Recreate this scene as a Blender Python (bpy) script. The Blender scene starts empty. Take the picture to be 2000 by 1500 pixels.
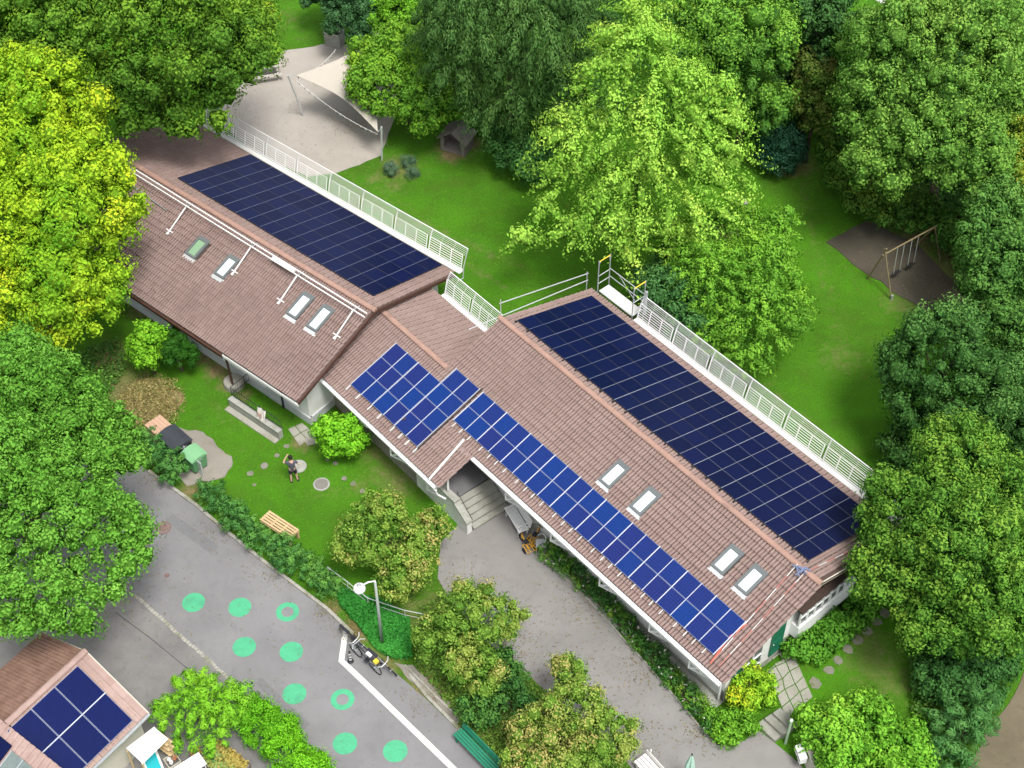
import bpy, math, random
import numpy as np
from mathutils import Matrix, Vector

# ------------------------------------------------------------------ camera, sky, sun, exposure
scene = bpy.context.scene
CAM_PITCH, CAM_ROLL, CAM_H, FPX = 0.838177, -0.00353, 55.357, 3000.0
camd = bpy.data.cameras.new('camera'); camo = bpy.data.objects.new('camera', camd)
scene.collection.objects.link(camo); scene.camera = camo
camd.sensor_width = 36.0; camd.lens = FPX / 2000 * 36.0; camd.clip_start = 1.0; camd.clip_end = 600.0
camo.matrix_world = Matrix.Translation((0, 0, CAM_H)) @ Matrix.Rotation(math.pi/2 - CAM_PITCH, 4, 'X') @ Matrix.Rotation(CAM_ROLL, 4, 'Z')

SUN_EL, SUN_AZ = math.radians(66), math.radians(150)      # azimuth clockwise from +Y
world = bpy.data.worlds.new('World'); scene.world = world; world.use_nodes = True
wn = world.node_tree.nodes; wl = world.node_tree.links
bg = wn['Background']; sky = wn.new('ShaderNodeTexSky'); sky.sky_type = 'NISHITA'; sky.sun_disc = False
sky.sun_elevation = SUN_EL; sky.sun_rotation = SUN_AZ; sky.air_density = 1.0; sky.dust_density = 4.0; sky.ozone_density = 1.0
hs = wn.new('ShaderNodeHueSaturation'); hs.inputs['Saturation'].default_value = 0.30
wl.new(sky.outputs[0], hs.inputs['Color']); wl.new(hs.outputs[0], bg.inputs[0]); bg.inputs[1].default_value = 0.115
sund = bpy.data.lights.new('sun', 'SUN'); suno = bpy.data.objects.new('sun', sund); scene.collection.objects.link(suno)
sund.energy = 1.5; sund.angle = math.radians(15); sund.color = (1.0, 0.96, 0.9)
sd = Vector((math.sin(SUN_AZ)*math.cos(SUN_EL), math.cos(SUN_AZ)*math.cos(SUN_EL), math.sin(SUN_EL)))
suno.rotation_euler = sd.to_track_quat('Z', 'Y').to_euler(); suno.location = (0, 40, 60)
scene.view_settings.view_transform = 'Standard'; scene.view_settings.look = 'None'
scene.view_settings.exposure = 1.0; scene.view_settings.gamma = 1.0; scene.view_settings.use_curve_mapping = False
scene.render.engine = 'CYCLES'
scene.cycles.max_bounces = 6; scene.cycles.diffuse_bounces = 3; scene.cycles.glossy_bounces = 2
scene.cycles.transmission_bounces = 4; scene.cycles.transparent_max_bounces = 8
scene.cycles.use_denoising = True
scene.cycles.use_adaptive_sampling = True; scene.cycles.adaptive_threshold = 0.02

# ------------------------------------------------------------------ frames and terrain
rng = np.random.default_rng(7); random.seed(7)
C0 = np.array([0, 0, CAM_H])
def ray(px, py):
    u, v = px-1000., py-750.; c, s = math.cos(CAM_ROLL), math.sin(CAM_ROLL); u, v = c*u+s*v, -s*u+c*v
    return np.array([u/FPX, math.cos(CAM_PITCH)-(v/FPX)*math.sin(CAM_PITCH), -math.sin(CAM_PITCH)-(v/FPX)*math.cos(CAM_PITCH)])
def G(px, py, z=0.):
    "the point at height z that a survey reading px, py of the aerial photograph falls on"
    d = ray(px, py); return C0 + d*((z-CAM_H)/d[2])
OR = np.array([-0.5419, 49.4942]); YR = math.radians(40.72)
UR = np.array([math.sin(YR), -math.cos(YR)]); VR = np.array([math.cos(YR), math.sin(YR)]); ZR = 4.8736; TR = math.tan(math.radians(17.6))
KL = 1.04; OL = np.array([-17.01, 57.254])*KL; YL = math.radians(50.71)
UL = np.array([math.sin(YL), -math.cos(YL)]); VL = np.array([math.cos(YL), math.sin(YL)]); ZL = CAM_H-KL*(CAM_H-6.557); TL = math.tan(math.radians(18.2))
def Rf(a, b, z=0.): q = OR+UR*a+VR*b; return np.array([q[0], q[1], z])
def Lf(a, b, z=0.): q = OL+KL*(UL*a+VL*b); return np.array([q[0], q[1], z])
def sm(t): t = np.clip(t, 0, 1); return t*t*(3-2*t)
def h(x, y):
    dx, dy = x-OR[0], y-OR[1]; a = dx*UR[0]+dy*UR[1]; b = dx*VR[0]+dy*VR[1]
    z = 0.12*sm((1.0-a)/5.5)*sm((b+13.5)/4.0)
    z = z + 0.5*sm((a-18.75)/0.4)*sm((b+3.55)/0.5)*sm((9-b)/4)*sm((25.8-a)/2.2)
    return z
def Gt(px, py, dz=0.):
    z = 0.
    for _ in range(12):
        p = G(px, py, z+dz); z = float(h(p[0], p[1]))
    p = G(px, py, z+dz); return p
def pxm(p):
    d = np.asarray(p)-C0; fw = d[1]*math.cos(CAM_PITCH)-d[2]*math.sin(CAM_PITCH); return FPX/fw

# ------------------------------------------------------------------ mesh builder
COL = scene.collection
ORG = {}
class MB:
    def __init__(s): s.v = []; s.f = []; s.m = []
    def add(s, vs, fs, mi=0):
        o = len(s.v); s.v += [tuple(float(c) for c in v) for v in vs]; s.f += [tuple(i+o for i in f) for f in fs]; s.m += [mi]*len(fs); return s
    def hexa(s, c, x, y, z, mi=0):
        c, x, y, z = map(np.asarray, (c, x, y, z))
        vs = [c+i*x+j*y+k*z for k in (-1, 1) for j in (-1, 1) for i in (-1, 1)]
        return s.add(vs, [(0, 2, 3, 1), (4, 5, 7, 6), (0, 1, 5, 4), (2, 6, 7, 3), (0, 4, 6, 2), (1, 3, 7, 5)], mi)
    def box(s, c, sx, sy, sz, yaw=0., mi=0):
        "c is the centre of the base"
        cy, sy_ = math.cos(yaw), math.sin(yaw)
        return s.hexa(np.asarray(c)+np.array([0, 0, sz/2]), np.array([cy, sy_, 0])*sx/2, np.array([-sy_, cy, 0])*sy/2, np.array([0, 0, sz/2]), mi)
    def beam(s, p0, p1, w, hh, up=(0, 0, 1), mi=0):
        p0, p1, up = map(lambda q: np.asarray(q, float), (p0, p1, up)); d = p1-p0; L = np.linalg.norm(d); d /= L
        x = np.cross(d, up); x /= max(np.linalg.norm(x), 1e-6); y = np.cross(x, d)
        return s.hexa((p0+p1)/2, d*L/2, x*w/2, y*hh/2, mi)
    def path(s, pts, rad, n=8, mi=0, cap=True):
        pts = [np.asarray(p, float) for p in pts]; N = len(pts)
        rad = [rad]*N if np.isscalar(rad) else rad
        vs = []; prev = None
        for i, p in enumerate(pts):
            d = pts[min(i+1, N-1)]-pts[max(i-1, 0)]; d = d/max(np.linalg.norm(d), 1e-9)
            r = np.array([0, 0, 1.]) if abs(d[2]) < .9 else np.array([1., 0, 0])
            x = np.cross(d, r) if prev is None else prev-d*(prev@d); x /= np.linalg.norm(x); prev = x; y = np.cross(d, x)
            vs += [p+rad[i]*(math.cos(2*math.pi*k/n)*x+math.sin(2*math.pi*k/n)*y) for k in range(n)]
        fs = [(i*n+k, i*n+(k+1) % n, (i+1)*n+(k+1) % n, (i+1)*n+k) for i in range(N-1) for k in range(n)]
        if cap: fs += [tuple(range(n))[::-1], tuple((N-1)*n+k for k in range(n))]
        return s.add(vs, fs, mi)
    def tube(s, p0, p1, r, r1=None, n=8, mi=0): return s.path([p0, p1], [r, r if r1 is None else r1], n, mi)
    def prism(s, poly, dz, mi=0):
        "polygon (list of 3-D points), thickness dz downwards"
        n = len(poly); top = [np.asarray(p, float) for p in poly]; bot = [p-np.array([0, 0, dz]) for p in top]
        return s.add(top+bot, [tuple(range(n)), tuple(range(2*n-1, n-1, -1))]+[(k, n+k, n+(k+1) % n, (k+1) % n) for k in range(n)], mi)
    def extr(s, poly, d, mi=0):
        n = len(poly); A = [np.asarray(p, float) for p in poly]; B = [p+np.asarray(d) for p in A]
        return s.add(A+B, [tuple(range(n))[::-1], tuple(range(n, 2*n))]+[(k, (k+1) % n, n+(k+1) % n, n+k) for k in range(n)], mi)
    def lathe(s, prof, o, n=16, mi=0, ax=None):
        o = np.asarray(o, float)
        X, Y, Z = (np.eye(3) if ax is None else ax)
        vs = [o+r*(math.cos(2*math.pi*k/n)*X+math.sin(2*math.pi*k/n)*Y)+z*Z for r, z in prof for k in range(n)]
        N = len(prof); fs = [(i*n+k, i*n+(k+1) % n, (i+1)*n+(k+1) % n, (i+1)*n+k) for i in range(N-1) for k in range(n)]
        fs += [tuple(range(n))[::-1], tuple((N-1)*n+k for k in range(n))]
        return s.add(vs, fs, mi)
    def ball(s, c, r, n=12, m=8, mi=0, wob=0.):
        c = np.asarray(c, float); r = np.ones(3)*r; vs = []
        for i in range(m+1):
            t = math.pi*i/m
            for k in range(n):
                p = 2*math.pi*k/n; q = 1+wob*(random.random()-.5)
                vs.append(c+r*q*np.array([math.sin(t)*math.cos(p), math.sin(t)*math.sin(p), math.cos(t)]))
        return s.add(vs, [(i*n+k, (i+1)*n+k, (i+1)*n+(k+1) % n, i*n+(k+1) % n) for i in range(m) for k in range(n)], mi)
    def build(s, name, mats, parent=None, smooth=False, org=None):
        me = bpy.data.meshes.new(name)
        mats = mats if isinstance(mats, (list, tuple)) else [mats]
        o = ORG[parent.name] if parent is not None else (np.zeros(3) if org is None else np.asarray(org, float))
        me.from_pydata([tuple(np.asarray(v)-o) for v in s.v], [], s.f)
        for m in mats: me.materials.append(m)
        me.polygons.foreach_set('material_index', s.m)
        if smooth: me.polygons.foreach_set('use_smooth', [True]*len(s.f))
        me.validate(); me.update()
        return link(name, me, parent, o)
def link(name, data, parent, org):
    ob = bpy.data.objects.new(name, data); COL.objects.link(ob)
    if parent is not None: ob.parent = parent
    else: ob.location = tuple(org)
    ORG[ob.name] = np.asarray(org, float)
    return ob
def thing(name, label, cat, org, group=None):
    ob = bpy.data.objects.new(name, None); COL.objects.link(ob); ob.location = tuple(org); ob.empty_display_size = .2
    ORG[ob.name] = np.asarray(org, float); return tag(ob, label, cat, group)
def tag(ob, label=None, cat=None, group=None, kind=None):
    if label: ob['label'] = label
    if cat: ob['category'] = cat
    if group: ob['group'] = group
    if kind: ob['kind'] = kind
    return ob
def inst(name, me, parent, M):
    "a part that shares its mesh; M is its world matrix (4x4)"
    ob = bpy.data.objects.new(name, me); COL.objects.link(ob); ob.parent = parent
    ob.matrix_basis = Matrix.Translation(tuple(-ORG[parent.name])) @ M
    ORG[ob.name] = ORG[parent.name]
    return ob
def frame4(o, x, y, z):
    return Matrix(((x[0], y[0], z[0], o[0]), (x[1], y[1], z[1], o[1]), (x[2], y[2], z[2], o[2]), (0, 0, 0, 1)))

# ------------------------------------------------------------------ materials
def lin(r, g, b): return tuple((c/255/12.92 if c/255 <= .04045 else ((c/255+.055)/1.055)**2.4) for c in (r, g, b))
def newmat(name):
    m = bpy.data.materials.new(name); m.use_nodes = True; nt = m.node_tree
    return m, nt.nodes, nt.links, nt.nodes['Principled BSDF']
def ramp(N, pts):
    r = N.new('ShaderNodeValToRGB'); e = r.color_ramp.elements
    while len(e) < len(pts): e.new(.5)
    for q, (p, c) in zip(e, pts): q.position = p; q.color = (*c, 1)
    return r
def noise(N, L, co, scale, det=4, rough=.6, dist=0.):
    n = N.new('ShaderNodeTexNoise'); n.inputs['Scale'].default_value = scale; n.inputs['Detail'].default_value = det; n.inputs['Roughness'].default_value = rough; n.inputs['Distortion'].default_value = dist
    if co is not None: L.new(co, n.inputs['Vector'])
    return n
def mix(N, L, fac, a, b, mode='MIX'):
    m = N.new('ShaderNodeMix'); m.data_type = 'RGBA'; m.blend_type = mode
    for sock, v in ((m.inputs[0], fac), (m.inputs[6], a), (m.inputs[7], b)):
        if hasattr(v, 'is_output') or hasattr(v, 'links'): L.new(v, sock)
        elif isinstance(v, (int, float)): sock.default_value = v
        else: sock.default_value = (*v, 1)
    return m.outputs[2]
def pos(N): return N.new('ShaderNodeNewGeometry').outputs['Position']
def pm(name, col, rough=.7, var=.18, scale=3., fine=40., bump=0., metal=0., spec=.3, dirt=None, dscale=.7, dr=(.48, .68), wear=None):
    "plain material: colour with two scales of mottling, optional dirt stains"
    m, N, L, B = newmat(name); p = pos(N)
    n1 = noise(N, L, p, scale, 5); n2 = noise(N, L, p, fine, 3)
    a = mix(N, L, n1.outputs[0], tuple(c*(1-var) for c in col), tuple(min(1, c*(1+var)) for c in col))
    c = mix(N, L, .35, a, n2.outputs[0], 'OVERLAY')
    if dirt:
        d = noise(N, L, p, dscale, 6, .7); r = ramp(N, [(dr[0], (0, 0, 0)), (dr[1], (1, 1, 1))]); L.new(d.outputs[0], r.inputs[0]); c = mix(N, L, r.outputs[0], c, dirt)
    if wear:
        d2 = noise(N, L, p, 22., 5, .8); q2 = ramp(N, [(.60, (0, 0, 0)), (.68, (.85, .85, .85))]); L.new(d2.outputs[0], q2.inputs[0]); c = mix(N, L, q2.outputs[0], c, wear)
    L.new(c, B.inputs['Base Color']); B.inputs['Roughness'].default_value = rough; B.inputs['Metallic'].default_value = metal
    B.inputs['Specular IOR Level'].default_value = spec
    if bump:
        b = N.new('ShaderNodeBump'); b.inputs['Strength'].default_value = bump; b.inputs['Distance'].default_value = .02; L.new(n2.outputs[0], b.inputs['Height']); L.new(b.outputs[0], B.inputs['Normal'])
    return m
M = {}
M['white'] = pm('white_paint', (.78, .78, .77), .5, .04)
M['render'] = pm('white_render', (.74, .74, .72), .9, .05, 1.2, 60, .2, dirt=(.6, .6, .57), dscale=.5)
M['render_grey'] = pm('grey_render', (.50, .52, .54), .9, .08, 1.5, 50, .2)
M['alu'] = pm('galvanised', (.62, .64, .65), .42, .08, 6, 90, 0, .35)
M['steel'] = pm('zinc_steel', (.48, .51, .52), .45, .1, 6, 90, 0, .5)
M['plank'] = pm('scaffold_plank', (.62, .62, .60), .75, .12, 5, 60, .3)
M['yellow'] = pm('yellow_paint', (.72, .52, .05), .5, .1)
M['brown'] = pm('brown_fascia', (.075, .035, .025), .6, .2)
M['brown_wood'] = pm('brown_cladding', (.055, .036, .028), .75, .3, 4, 30, .4)
M['wood'] = pm('pale_timber', (.55, .40, .22), .8, .2, 4, 40, .4)
M['greywood'] = pm('weathered_timber', (.19, .165, .15), .9, .35, 5, 40, .6)
M['polewood'] = pm('round_timber', (.2, .16, .085), .8, .3, 4, 40, .5)
M['concrete'] = pm('concrete', (.36, .36, .33), .9, .18, 1.5, 50, .4, dirt=(.23, .24, .19))
M['slab'] = pm('stone_slab', (.33, .32, .28), .9, .25, 1.2, 40, .5, dirt=(.22, .22, .15))
M['step'] = pm('step_stone', (.31, .31, .27), .9, .2, 1.5, 45, .5, dirt=(.2, .2, .16))
M['kerb'] = pm('kerb_stone', (.36, .35, .31), .9, .2, 2, 40, .5, dirt=(.17, .18, .1), dscale=1.2)
M['dark'] = pm('dark_interior', (.03, .03, .03), .8, .2)
M['black'] = pm('black_plastic', (.028, .03, .036), .45, .2)
M['rubber'] = pm('black_rubber', (.02, .02, .02), .7, .2)
M['binlid'] = pm('container_lid', (.045, .05, .06), .5, .3, 2, 30)
M['bingreen'] = pm('container_green', (.10, .27, .12), .5, .15)
M['green_door'] = pm('green_paint', (.012, .14, .08), .45, .12)
M['green_bench'] = pm('bench_green', (.02, .19, .11), .5, .18, 4, 30, .2)
M['palegreen'] = pm('pale_green_fabric', (.45, .62, .55), .8, .1)
M['postgreen'] = pm('pale_green_post', (.36, .48, .33), .6, .15)
M['cream'] = pm('sail_cloth', (.46, .42, .36), .85, .05)
M['terracotta'] = pm('terracotta', (.48, .22, .12), .85, .15)
M['turquoise'] = pm('turquoise_panel', (.03, .46, .52), .4, .1)
M['beige'] = pm('beige_wall', (.55, .52, .44), .9, .06)
M['red'] = pm('red_tape', (.55, .12, .09), .6, .1)
M['bark'] = pm('bark', (.10, .075, .055), .95, .35, 3, 30, .8)
M['skin'] = pm('skin', (.52, .33, .24), .6, .05)
M['shirt'] = pm('grey_shirt', (.085, .085, .11), .9, .1)
M['shorts'] = pm('navy_shorts', (.02, .022, .04), .9, .1)
M['hair'] = pm('dark_hair', (.012, .009, .008), .6, .2)
M['soil'] = pm('soil', (.12, .085, .055), 1., .35, 2, 30, .8)
M['iron'] = pm('manhole_iron', (.20, .19, .17), .7, .25, 6, 60, .6)
M['rediron'] = pm('rusty_iron', (.20, .13, .115), .7, .2, 6, 60, .6)
M['paint_green'] = pm('mint_road_paint', (.075, .40, .21), .75, .07, 1.5, 30, .15, dirt=(.07, .31, .175), dscale=2., wear=(.15, .2, .18))
M['paint_white'] = pm('white_road_paint', (.68, .68, .65), .7, .08, 4, 60, .2, dirt=(.5, .5, .47), dscale=2.5, wear=(.3, .3, .3))
M['yellowpaint'] = pm('orange_frame', (.62, .33, .03), .5, .12)
M['glassroof'] = pm('glasshouse_pane', (.16, .2, .19), .12, .3, 1.5, 20, 0, 0, .5)

def mat_glass(name, col, rough=.06):
    m, N, L, B = newmat(name); B.inputs['Base Color'].default_value = (*col, 1); B.inputs['Roughness'].default_value = rough
    B.inputs['Specular IOR Level'].default_value = .6; return m
M['glass'] = mat_glass('window_glass', (.05, .06, .07)); M['skyglass'] = mat_glass('skylight_glass', (.62, .70, .74), .15)
M['greenglass'] = mat_glass('skylight_blind', (.22, .36, .22), .3)

def mat_leaf(name, trans=.16):
    m, N, L, B = newmat(name)
    at = N.new('ShaderNodeAttribute'); at.attribute_name = 'lc'
    B.inputs['Roughness'].default_value = .6; B.inputs['Specular IOR Level'].default_value = .08
    L.new(at.outputs['Color'], B.inputs['Base Color'])
    t = N.new('ShaderNodeBsdfTranslucent'); hsv = N.new('ShaderNodeHueSaturation'); hsv.inputs['Value'].default_value = 1.25; hsv.inputs['Saturation'].default_value = 1.05
    L.new(at.outputs['Color'], hsv.inputs['Color']); L.new(hsv.outputs[0], t.inputs['Color'])
    mx = N.new('ShaderNodeMixShader'); mx.inputs[0].default_value = trans
    L.new(B.outputs[0], mx.inputs[1]); L.new(t.outputs[0], mx.inputs[2]); L.new(mx.outputs[0], N['Material Output'].inputs[0])
    return m
def mat_leafmass(name):
    m, N, L, B = newmat(name); at = N.new('ShaderNodeAttribute'); at.attribute_name = 'lc'; p = pos(N)
    n1 = noise(N, L, p, 16., 3, .7); c = mix(N, L, .6, at.outputs['Color'], n1.outputs[0], 'OVERLAY'); L.new(c, B.inputs['Base Color'])
    B.inputs['Roughness'].default_value = .9; B.inputs['Specular IOR Level'].default_value = .05
    bp = N.new('ShaderNodeBump'); bp.inputs['Strength'].default_value = 1.; bp.inputs['Distance'].default_value = .12; L.new(n1.outputs[0], bp.inputs['Height']); L.new(bp.outputs[0], B.inputs['Normal'])
    return m
M['leafmass'] = mat_leafmass('leaf_shade_core')
M['leaf'] = mat_leaf('leaf'); M['needle'] = mat_leaf('leathery_leaf', .15); M['petal'] = mat_leaf('petal', .3)

def mat_tile(name, frame, col, col2, moss):
    "roof tile: each tile its own tint (cell of the roof grid), weathering in patches"
    m, N, L, B = newmat(name); p = pos(N); O, U, V, tw, th = frame
    def dot(ax, off):
        d = N.new('ShaderNodeVectorMath'); d.operation = 'DOT_PRODUCT'; L.new(p, d.inputs[0]); d.inputs[1].default_value = (ax[0], ax[1], 0)
        s = N.new('ShaderNodeMath'); s.operation = 'SUBTRACT'; L.new(d.outputs['Value'], s.inputs[0]); s.inputs[1].default_value = off; return s.outputs[0]
    def fl(x, w):
        d = N.new('ShaderNodeMath'); d.operation = 'DIVIDE'; L.new(x, d.inputs[0]); d.inputs[1].default_value = w
        f = N.new('ShaderNodeMath'); f.operation = 'FLOOR'; L.new(d.outputs[0], f.inputs[0]); return f.outputs[0]
    a = dot(U, float(np.dot(O, U))); b = dot(V, float(np.dot(O, V)))
    cx = N.new('ShaderNodeCombineXYZ'); L.new(fl(a, tw), cx.inputs[0]); L.new(fl(b, th), cx.inputs[1])
    w = N.new('ShaderNodeTexWhiteNoise'); w.noise_dimensions = '2D'; L.new(cx.outputs[0], w.inputs['Vector'])
    c = mix(N, L, w.outputs['Value'], col, col2)
    n1 = noise(N, L, p, .55, 6, .65); r1 = ramp(N, [(.42, (0, 0, 0)), (.75, (.6, .6, .6))]); L.new(n1.outputs[0], r1.inputs[0])
    c = mix(N, L, r1.outputs[0], c, tuple(x*.82 for x in col2))
    n2 = noise(N, L, p, 5., 6, .75); r2 = ramp(N, [(.56, (0, 0, 0)), (.72, (.8, .8, .8))]); L.new(n2.outputs[0], r2.inputs[0])
    c = mix(N, L, r2.outputs[0], c, moss)
    n3 = noise(N, L, p, 60, 2); c = mix(N, L, .3, c, n3.outputs[0], 'OVERLAY')
    L.new(c, B.inputs['Base Color']); B.inputs['Roughness'].default_value = .85; B.inputs['Specular IOR Level'].default_value = .25
    return m
TW, TH, CT = .316, .345, math.cos(math.radians(17.6))
M['tileR'] = mat_tile('roof_tile_clay', (OR, UR, VR, TW, TH*CT), (.28, .205, .184), (.25, .178, .158), (.195, .15, .134))
M['tileL'] = mat_tile('roof_tile_clay_old', (OL, UL, VL, TW, TH*CT), (.27, .196, .175), (.23, .163, .145), (.17, .133, .116))
M['tileA'] = mat_tile('roof_tile_mossy', (OL, UL, VL, .3, .3), (.27, .165, .125), (.2, .115, .085), (.085, .07, .045))
M['ridge'] = pm('ridge_tile_clay', (.36, .225, .18), .85, .15, 2, 30, .3, dirt=(.28, .18, .145), dscale=1.5)
M['stonedim'] = pm('sunken_stone', (.21, .205, .165), .95, .25, 2, 40, .5, dirt=(.12, .15, .05), dscale=2.5)
M['porch'] = pm('porch_paving', (.16, .16, .165), .9, .2, 1.5, 40, .3)
M['skyframe'] = pm('skylight_frame', (.13, .145, .145), .5, .1)
M['redpink'] = pm('faded_red', (.5, .2, .16), .6, .15)
M['deck'] = pm('roof_underlay', (.09, .06, .05), .9, .2)

def mat_pv(name, col, col2, lines, cell=.135, rough=.16, coat=.2, spec=.2):
    m, N, L, B = newmat(name); oi = N.new('ShaderNodeObjectInfo'); tc = N.new('ShaderNodeTexCoord')
    c = mix(N, L, oi.outputs['Random'], col, col2)
    sx = N.new('ShaderNodeSeparateXYZ'); L.new(tc.outputs['Object'], sx.inputs[0])
    g = None
    for k in (0, 1):
        d = N.new('ShaderNodeMath'); d.operation = 'PINGPONG'; L.new(sx.outputs[k], d.inputs[0]); d.inputs[1].default_value = cell/2
        q = N.new('ShaderNodeMath'); q.operation = 'LESS_THAN'; L.new(d.outputs[0], q.inputs[0]); q.inputs[1].default_value = .0045
        if g is None: g = q.outputs[0]
        else:
            mx = N.new('ShaderNodeMath'); mx.operation = 'MAXIMUM'; L.new(g, mx.inputs[0]); L.new(q.outputs[0], mx.inputs[1]); g = mx.outputs[0]
    n = noise(N, L, tc.outputs['Object'], 6., 5, .7)
    c = mix(N, L, .35, c, n.outputs[0], 'OVERLAY'); c = mix(N, L, g, c, lines)
    L.new(c, B.inputs['Base Color']); B.inputs['Roughness'].default_value = rough; B.inputs['Specular IOR Level'].default_value = .2
    B.inputs['Specular IOR Level'].default_value = spec; B.inputs['Coat Weight'].default_value = coat; B.inputs['Coat Roughness'].default_value = .08
    return m
M['pv_blue'] = mat_pv('blue_solar_cells', (.004, .030, .165), (.012, .018, .115), (.012, .042, .19), .135, .3, 0.)
M['pv_dark'] = mat_pv('black_solar_cells', (.0025, .0055, .034), (.0045, .0085, .05), (.004, .008, .04), .16, .3, 0., .12)
M['pv_annex'] = mat_pv('navy_solar_cells', (.003, .008, .06), (.004, .010, .075), (.005, .010, .07), .16, .3, 0., .06)
# ------------------------------------------------------------------ ground, roads, yards
def inpoly(x, y, poly):
    ins = np.zeros(x.shape, bool); n = len(poly)
    for i in range(n):
        x1, y1 = poly[i][:2]; x2, y2 = poly[(i+1) % n][:2]
        c = ((y1 > y) != (y2 > y)) & (x < (x2-x1)*(y-y1)/(y2-y1+1e-12)+x1); ins ^= c
    return ins
def W(px): return [Gt(*p) for p in px]
def rough(poly, step=.45, amp=.07):
    out = []
    for a, c in zip(poly, poly[1:]+poly[:1]):
        k = max(1, int(np.linalg.norm((c-a)[:2])/step))
        out += [a+(c-a)*i/k+np.array([rng.uniform(-amp, amp), rng.uniform(-amp, amp), 0])*(1 if k < 60 else 0) for i in range(k)]
    return out
P_ROAD = W([(250, 893), (300, 928), (380, 987), (480, 1072), (545, 1122), (640, 1194), (690, 1242), (770, 1312), (830, 1364), (895, 1427), (990, 1515), (1030, 1600), (-500, 1600), (-500, 1000), (0, 850)])
P_FORE = W([(225, 1128), (262, 1160), (350, 1238), (446, 1324), (520, 1420), (540, 1600), (-300, 1600), (-300, 1250)])
P_PLAZA = W([(860, 1060), (855, 1130), (880, 1175), (960, 1262), (1010, 1300), (1060, 1345), (1180, 1440), (1260, 1530), (1260, 1600), (1640, 1600), (1590, 1520), (1548, 1480), (1505, 1445), (1478, 1424), (1455, 1447), (1400, 1456), (1372, 1424), (1330, 1374), (1250, 1282), (1150, 1172), (1060, 1087), (1045, 1066), (1030, 1010), (985, 985), (905, 1015)])
P_COURT = rough(W([(420, 235), (500, 125), (560, 98), (645, 86), (720, 90), (790, 160), (760, 262), (746, 303), (700, 322), (652, 341), (600, 345), (500, 300)]))
P_MAT = [q+np.array([rng.uniform(-.12, .12), rng.uniform(-.12, .12), 0]) for k in range(7) for q in [(lambda A, B_: [A+(B_-A)*t for t in np.linspace(0, 1, 6)[:-1]])(*[Gt(*p) for p in ([(1614, 476), (1694, 430), (1790, 478), (1893, 575), (1870, 608), (1800, 606), (1700, 540), (1614, 476)][k:k+2])])][0]]
P_SAND = rough(W([(772, 1296), (806, 1300), (905, 1398), (893, 1418), (832, 1358)]), .3, .06)
P_BINS = rough(W([(352, 838), (398, 846), (458, 902), (436, 934), (392, 942), (366, 950), (330, 905)]), .3, .09)
P_VERGE = rough(W([(2010, 1290), (1965, 1370), (1890, 1500), (1850, 1620), (2200, 1620), (2200, 1200)]), .5, .15)
P_FAR = W([(1640, -40), (1760, 30), (1880, 110), (2100, 190), (2300, -60), (1900, -140)])
SHEETS = [P_ROAD, P_PLAZA, P_COURT, P_MAT, P_SAND, P_BINS, P_VERGE, P_FAR]
FOOT = [[Rf(.3, -4.4), Rf(18.8, -4.4), Rf(18.8, 5), Rf(.3, 5)], [Rf(-5.5, -6.7), Rf(5.2, -6.7), Rf(5.2, 0), Rf(-5.5, 0)], [Lf(-4.2, -4.2), Lf(14, -4.2), Lf(14, 4.7), Lf(-4.2, 4.7)]]

m, N, L, B = newmat('lawn_grass'); p = pos(N)
at = N.new('ShaderNodeAttribute'); at.attribute_name = 'dry'
n1 = noise(N, L, p, .22, 5, .6); r1 = ramp(N, [(.32, (.042, .12, .007)), (.5, (.055, .185, .008)), (.68, (.07, .24, .009))]); L.new(n1.outputs[0], r1.inputs[0])
n2 = noise(N, L, p, 1.6, 6, .7); r2 = ramp(N, [(.4, (.058, .11, .014)), (.62, (.06, .19, .008))]); L.new(n2.outputs[0], r2.inputs[0])
c = mix(N, L, .4, r1.outputs[0], r2.outputs[0])
n3 = noise(N, L, p, 14., 4, .8); c = mix(N, L, .75, c, n3.outputs[0], 'OVERLAY'); n7 = noise(N, L, p, .8, 6, .75); r7 = ramp(N, [(.52, (0, 0, 0)), (.72, (.7, .7, .7))]); L.new(n7.outputs[0], r7.inputs[0]); c = mix(N, L, r7.outputs[0], c, (.07, .095, .016))
n4 = noise(N, L, p, 2.6, 5, .7)
ad = N.new('ShaderNodeMath'); ad.operation = 'MULTIPLY_ADD'; L.new(n4.outputs[0], ad.inputs[0]); ad.inputs[1].default_value = 1.1; ad.inputs[2].default_value = -.55
sm_ = N.new('ShaderNodeMath'); sm_.operation = 'ADD'; sm_.use_clamp = True; L.new(at.outputs['Fac'], sm_.inputs[0]); L.new(ad.outputs[0], sm_.inputs[1])
rr = ramp(N, [(.15, (0, 0, 0)), (.85, (1, 1, 1))]); L.new(sm_.outputs[0], rr.inputs[0])
n5 = noise(N, L, p, 6., 4, .7); r5 = ramp(N, [(.3, (.12, .105, .04)), (.7, (.27, .21, .11))]); L.new(n5.outputs[0], r5.inputs[0])
c = mix(N, L, rr.outputs[0], c, r5.outputs[0])
L.new(c, B.inputs['Base Color']); B.inputs['Roughness'].default_value = .95; B.inputs['Specular IOR Level'].default_value = .1
bp = N.new('ShaderNodeBump'); bp.inputs['Strength'].default_value = .6; bp.inputs['Distance'].default_value = .05; L.new(n3.outputs[0], bp.inputs['Height']); L.new(bp.outputs[0], B.inputs['Normal'])
M['lawn'] = m
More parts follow.
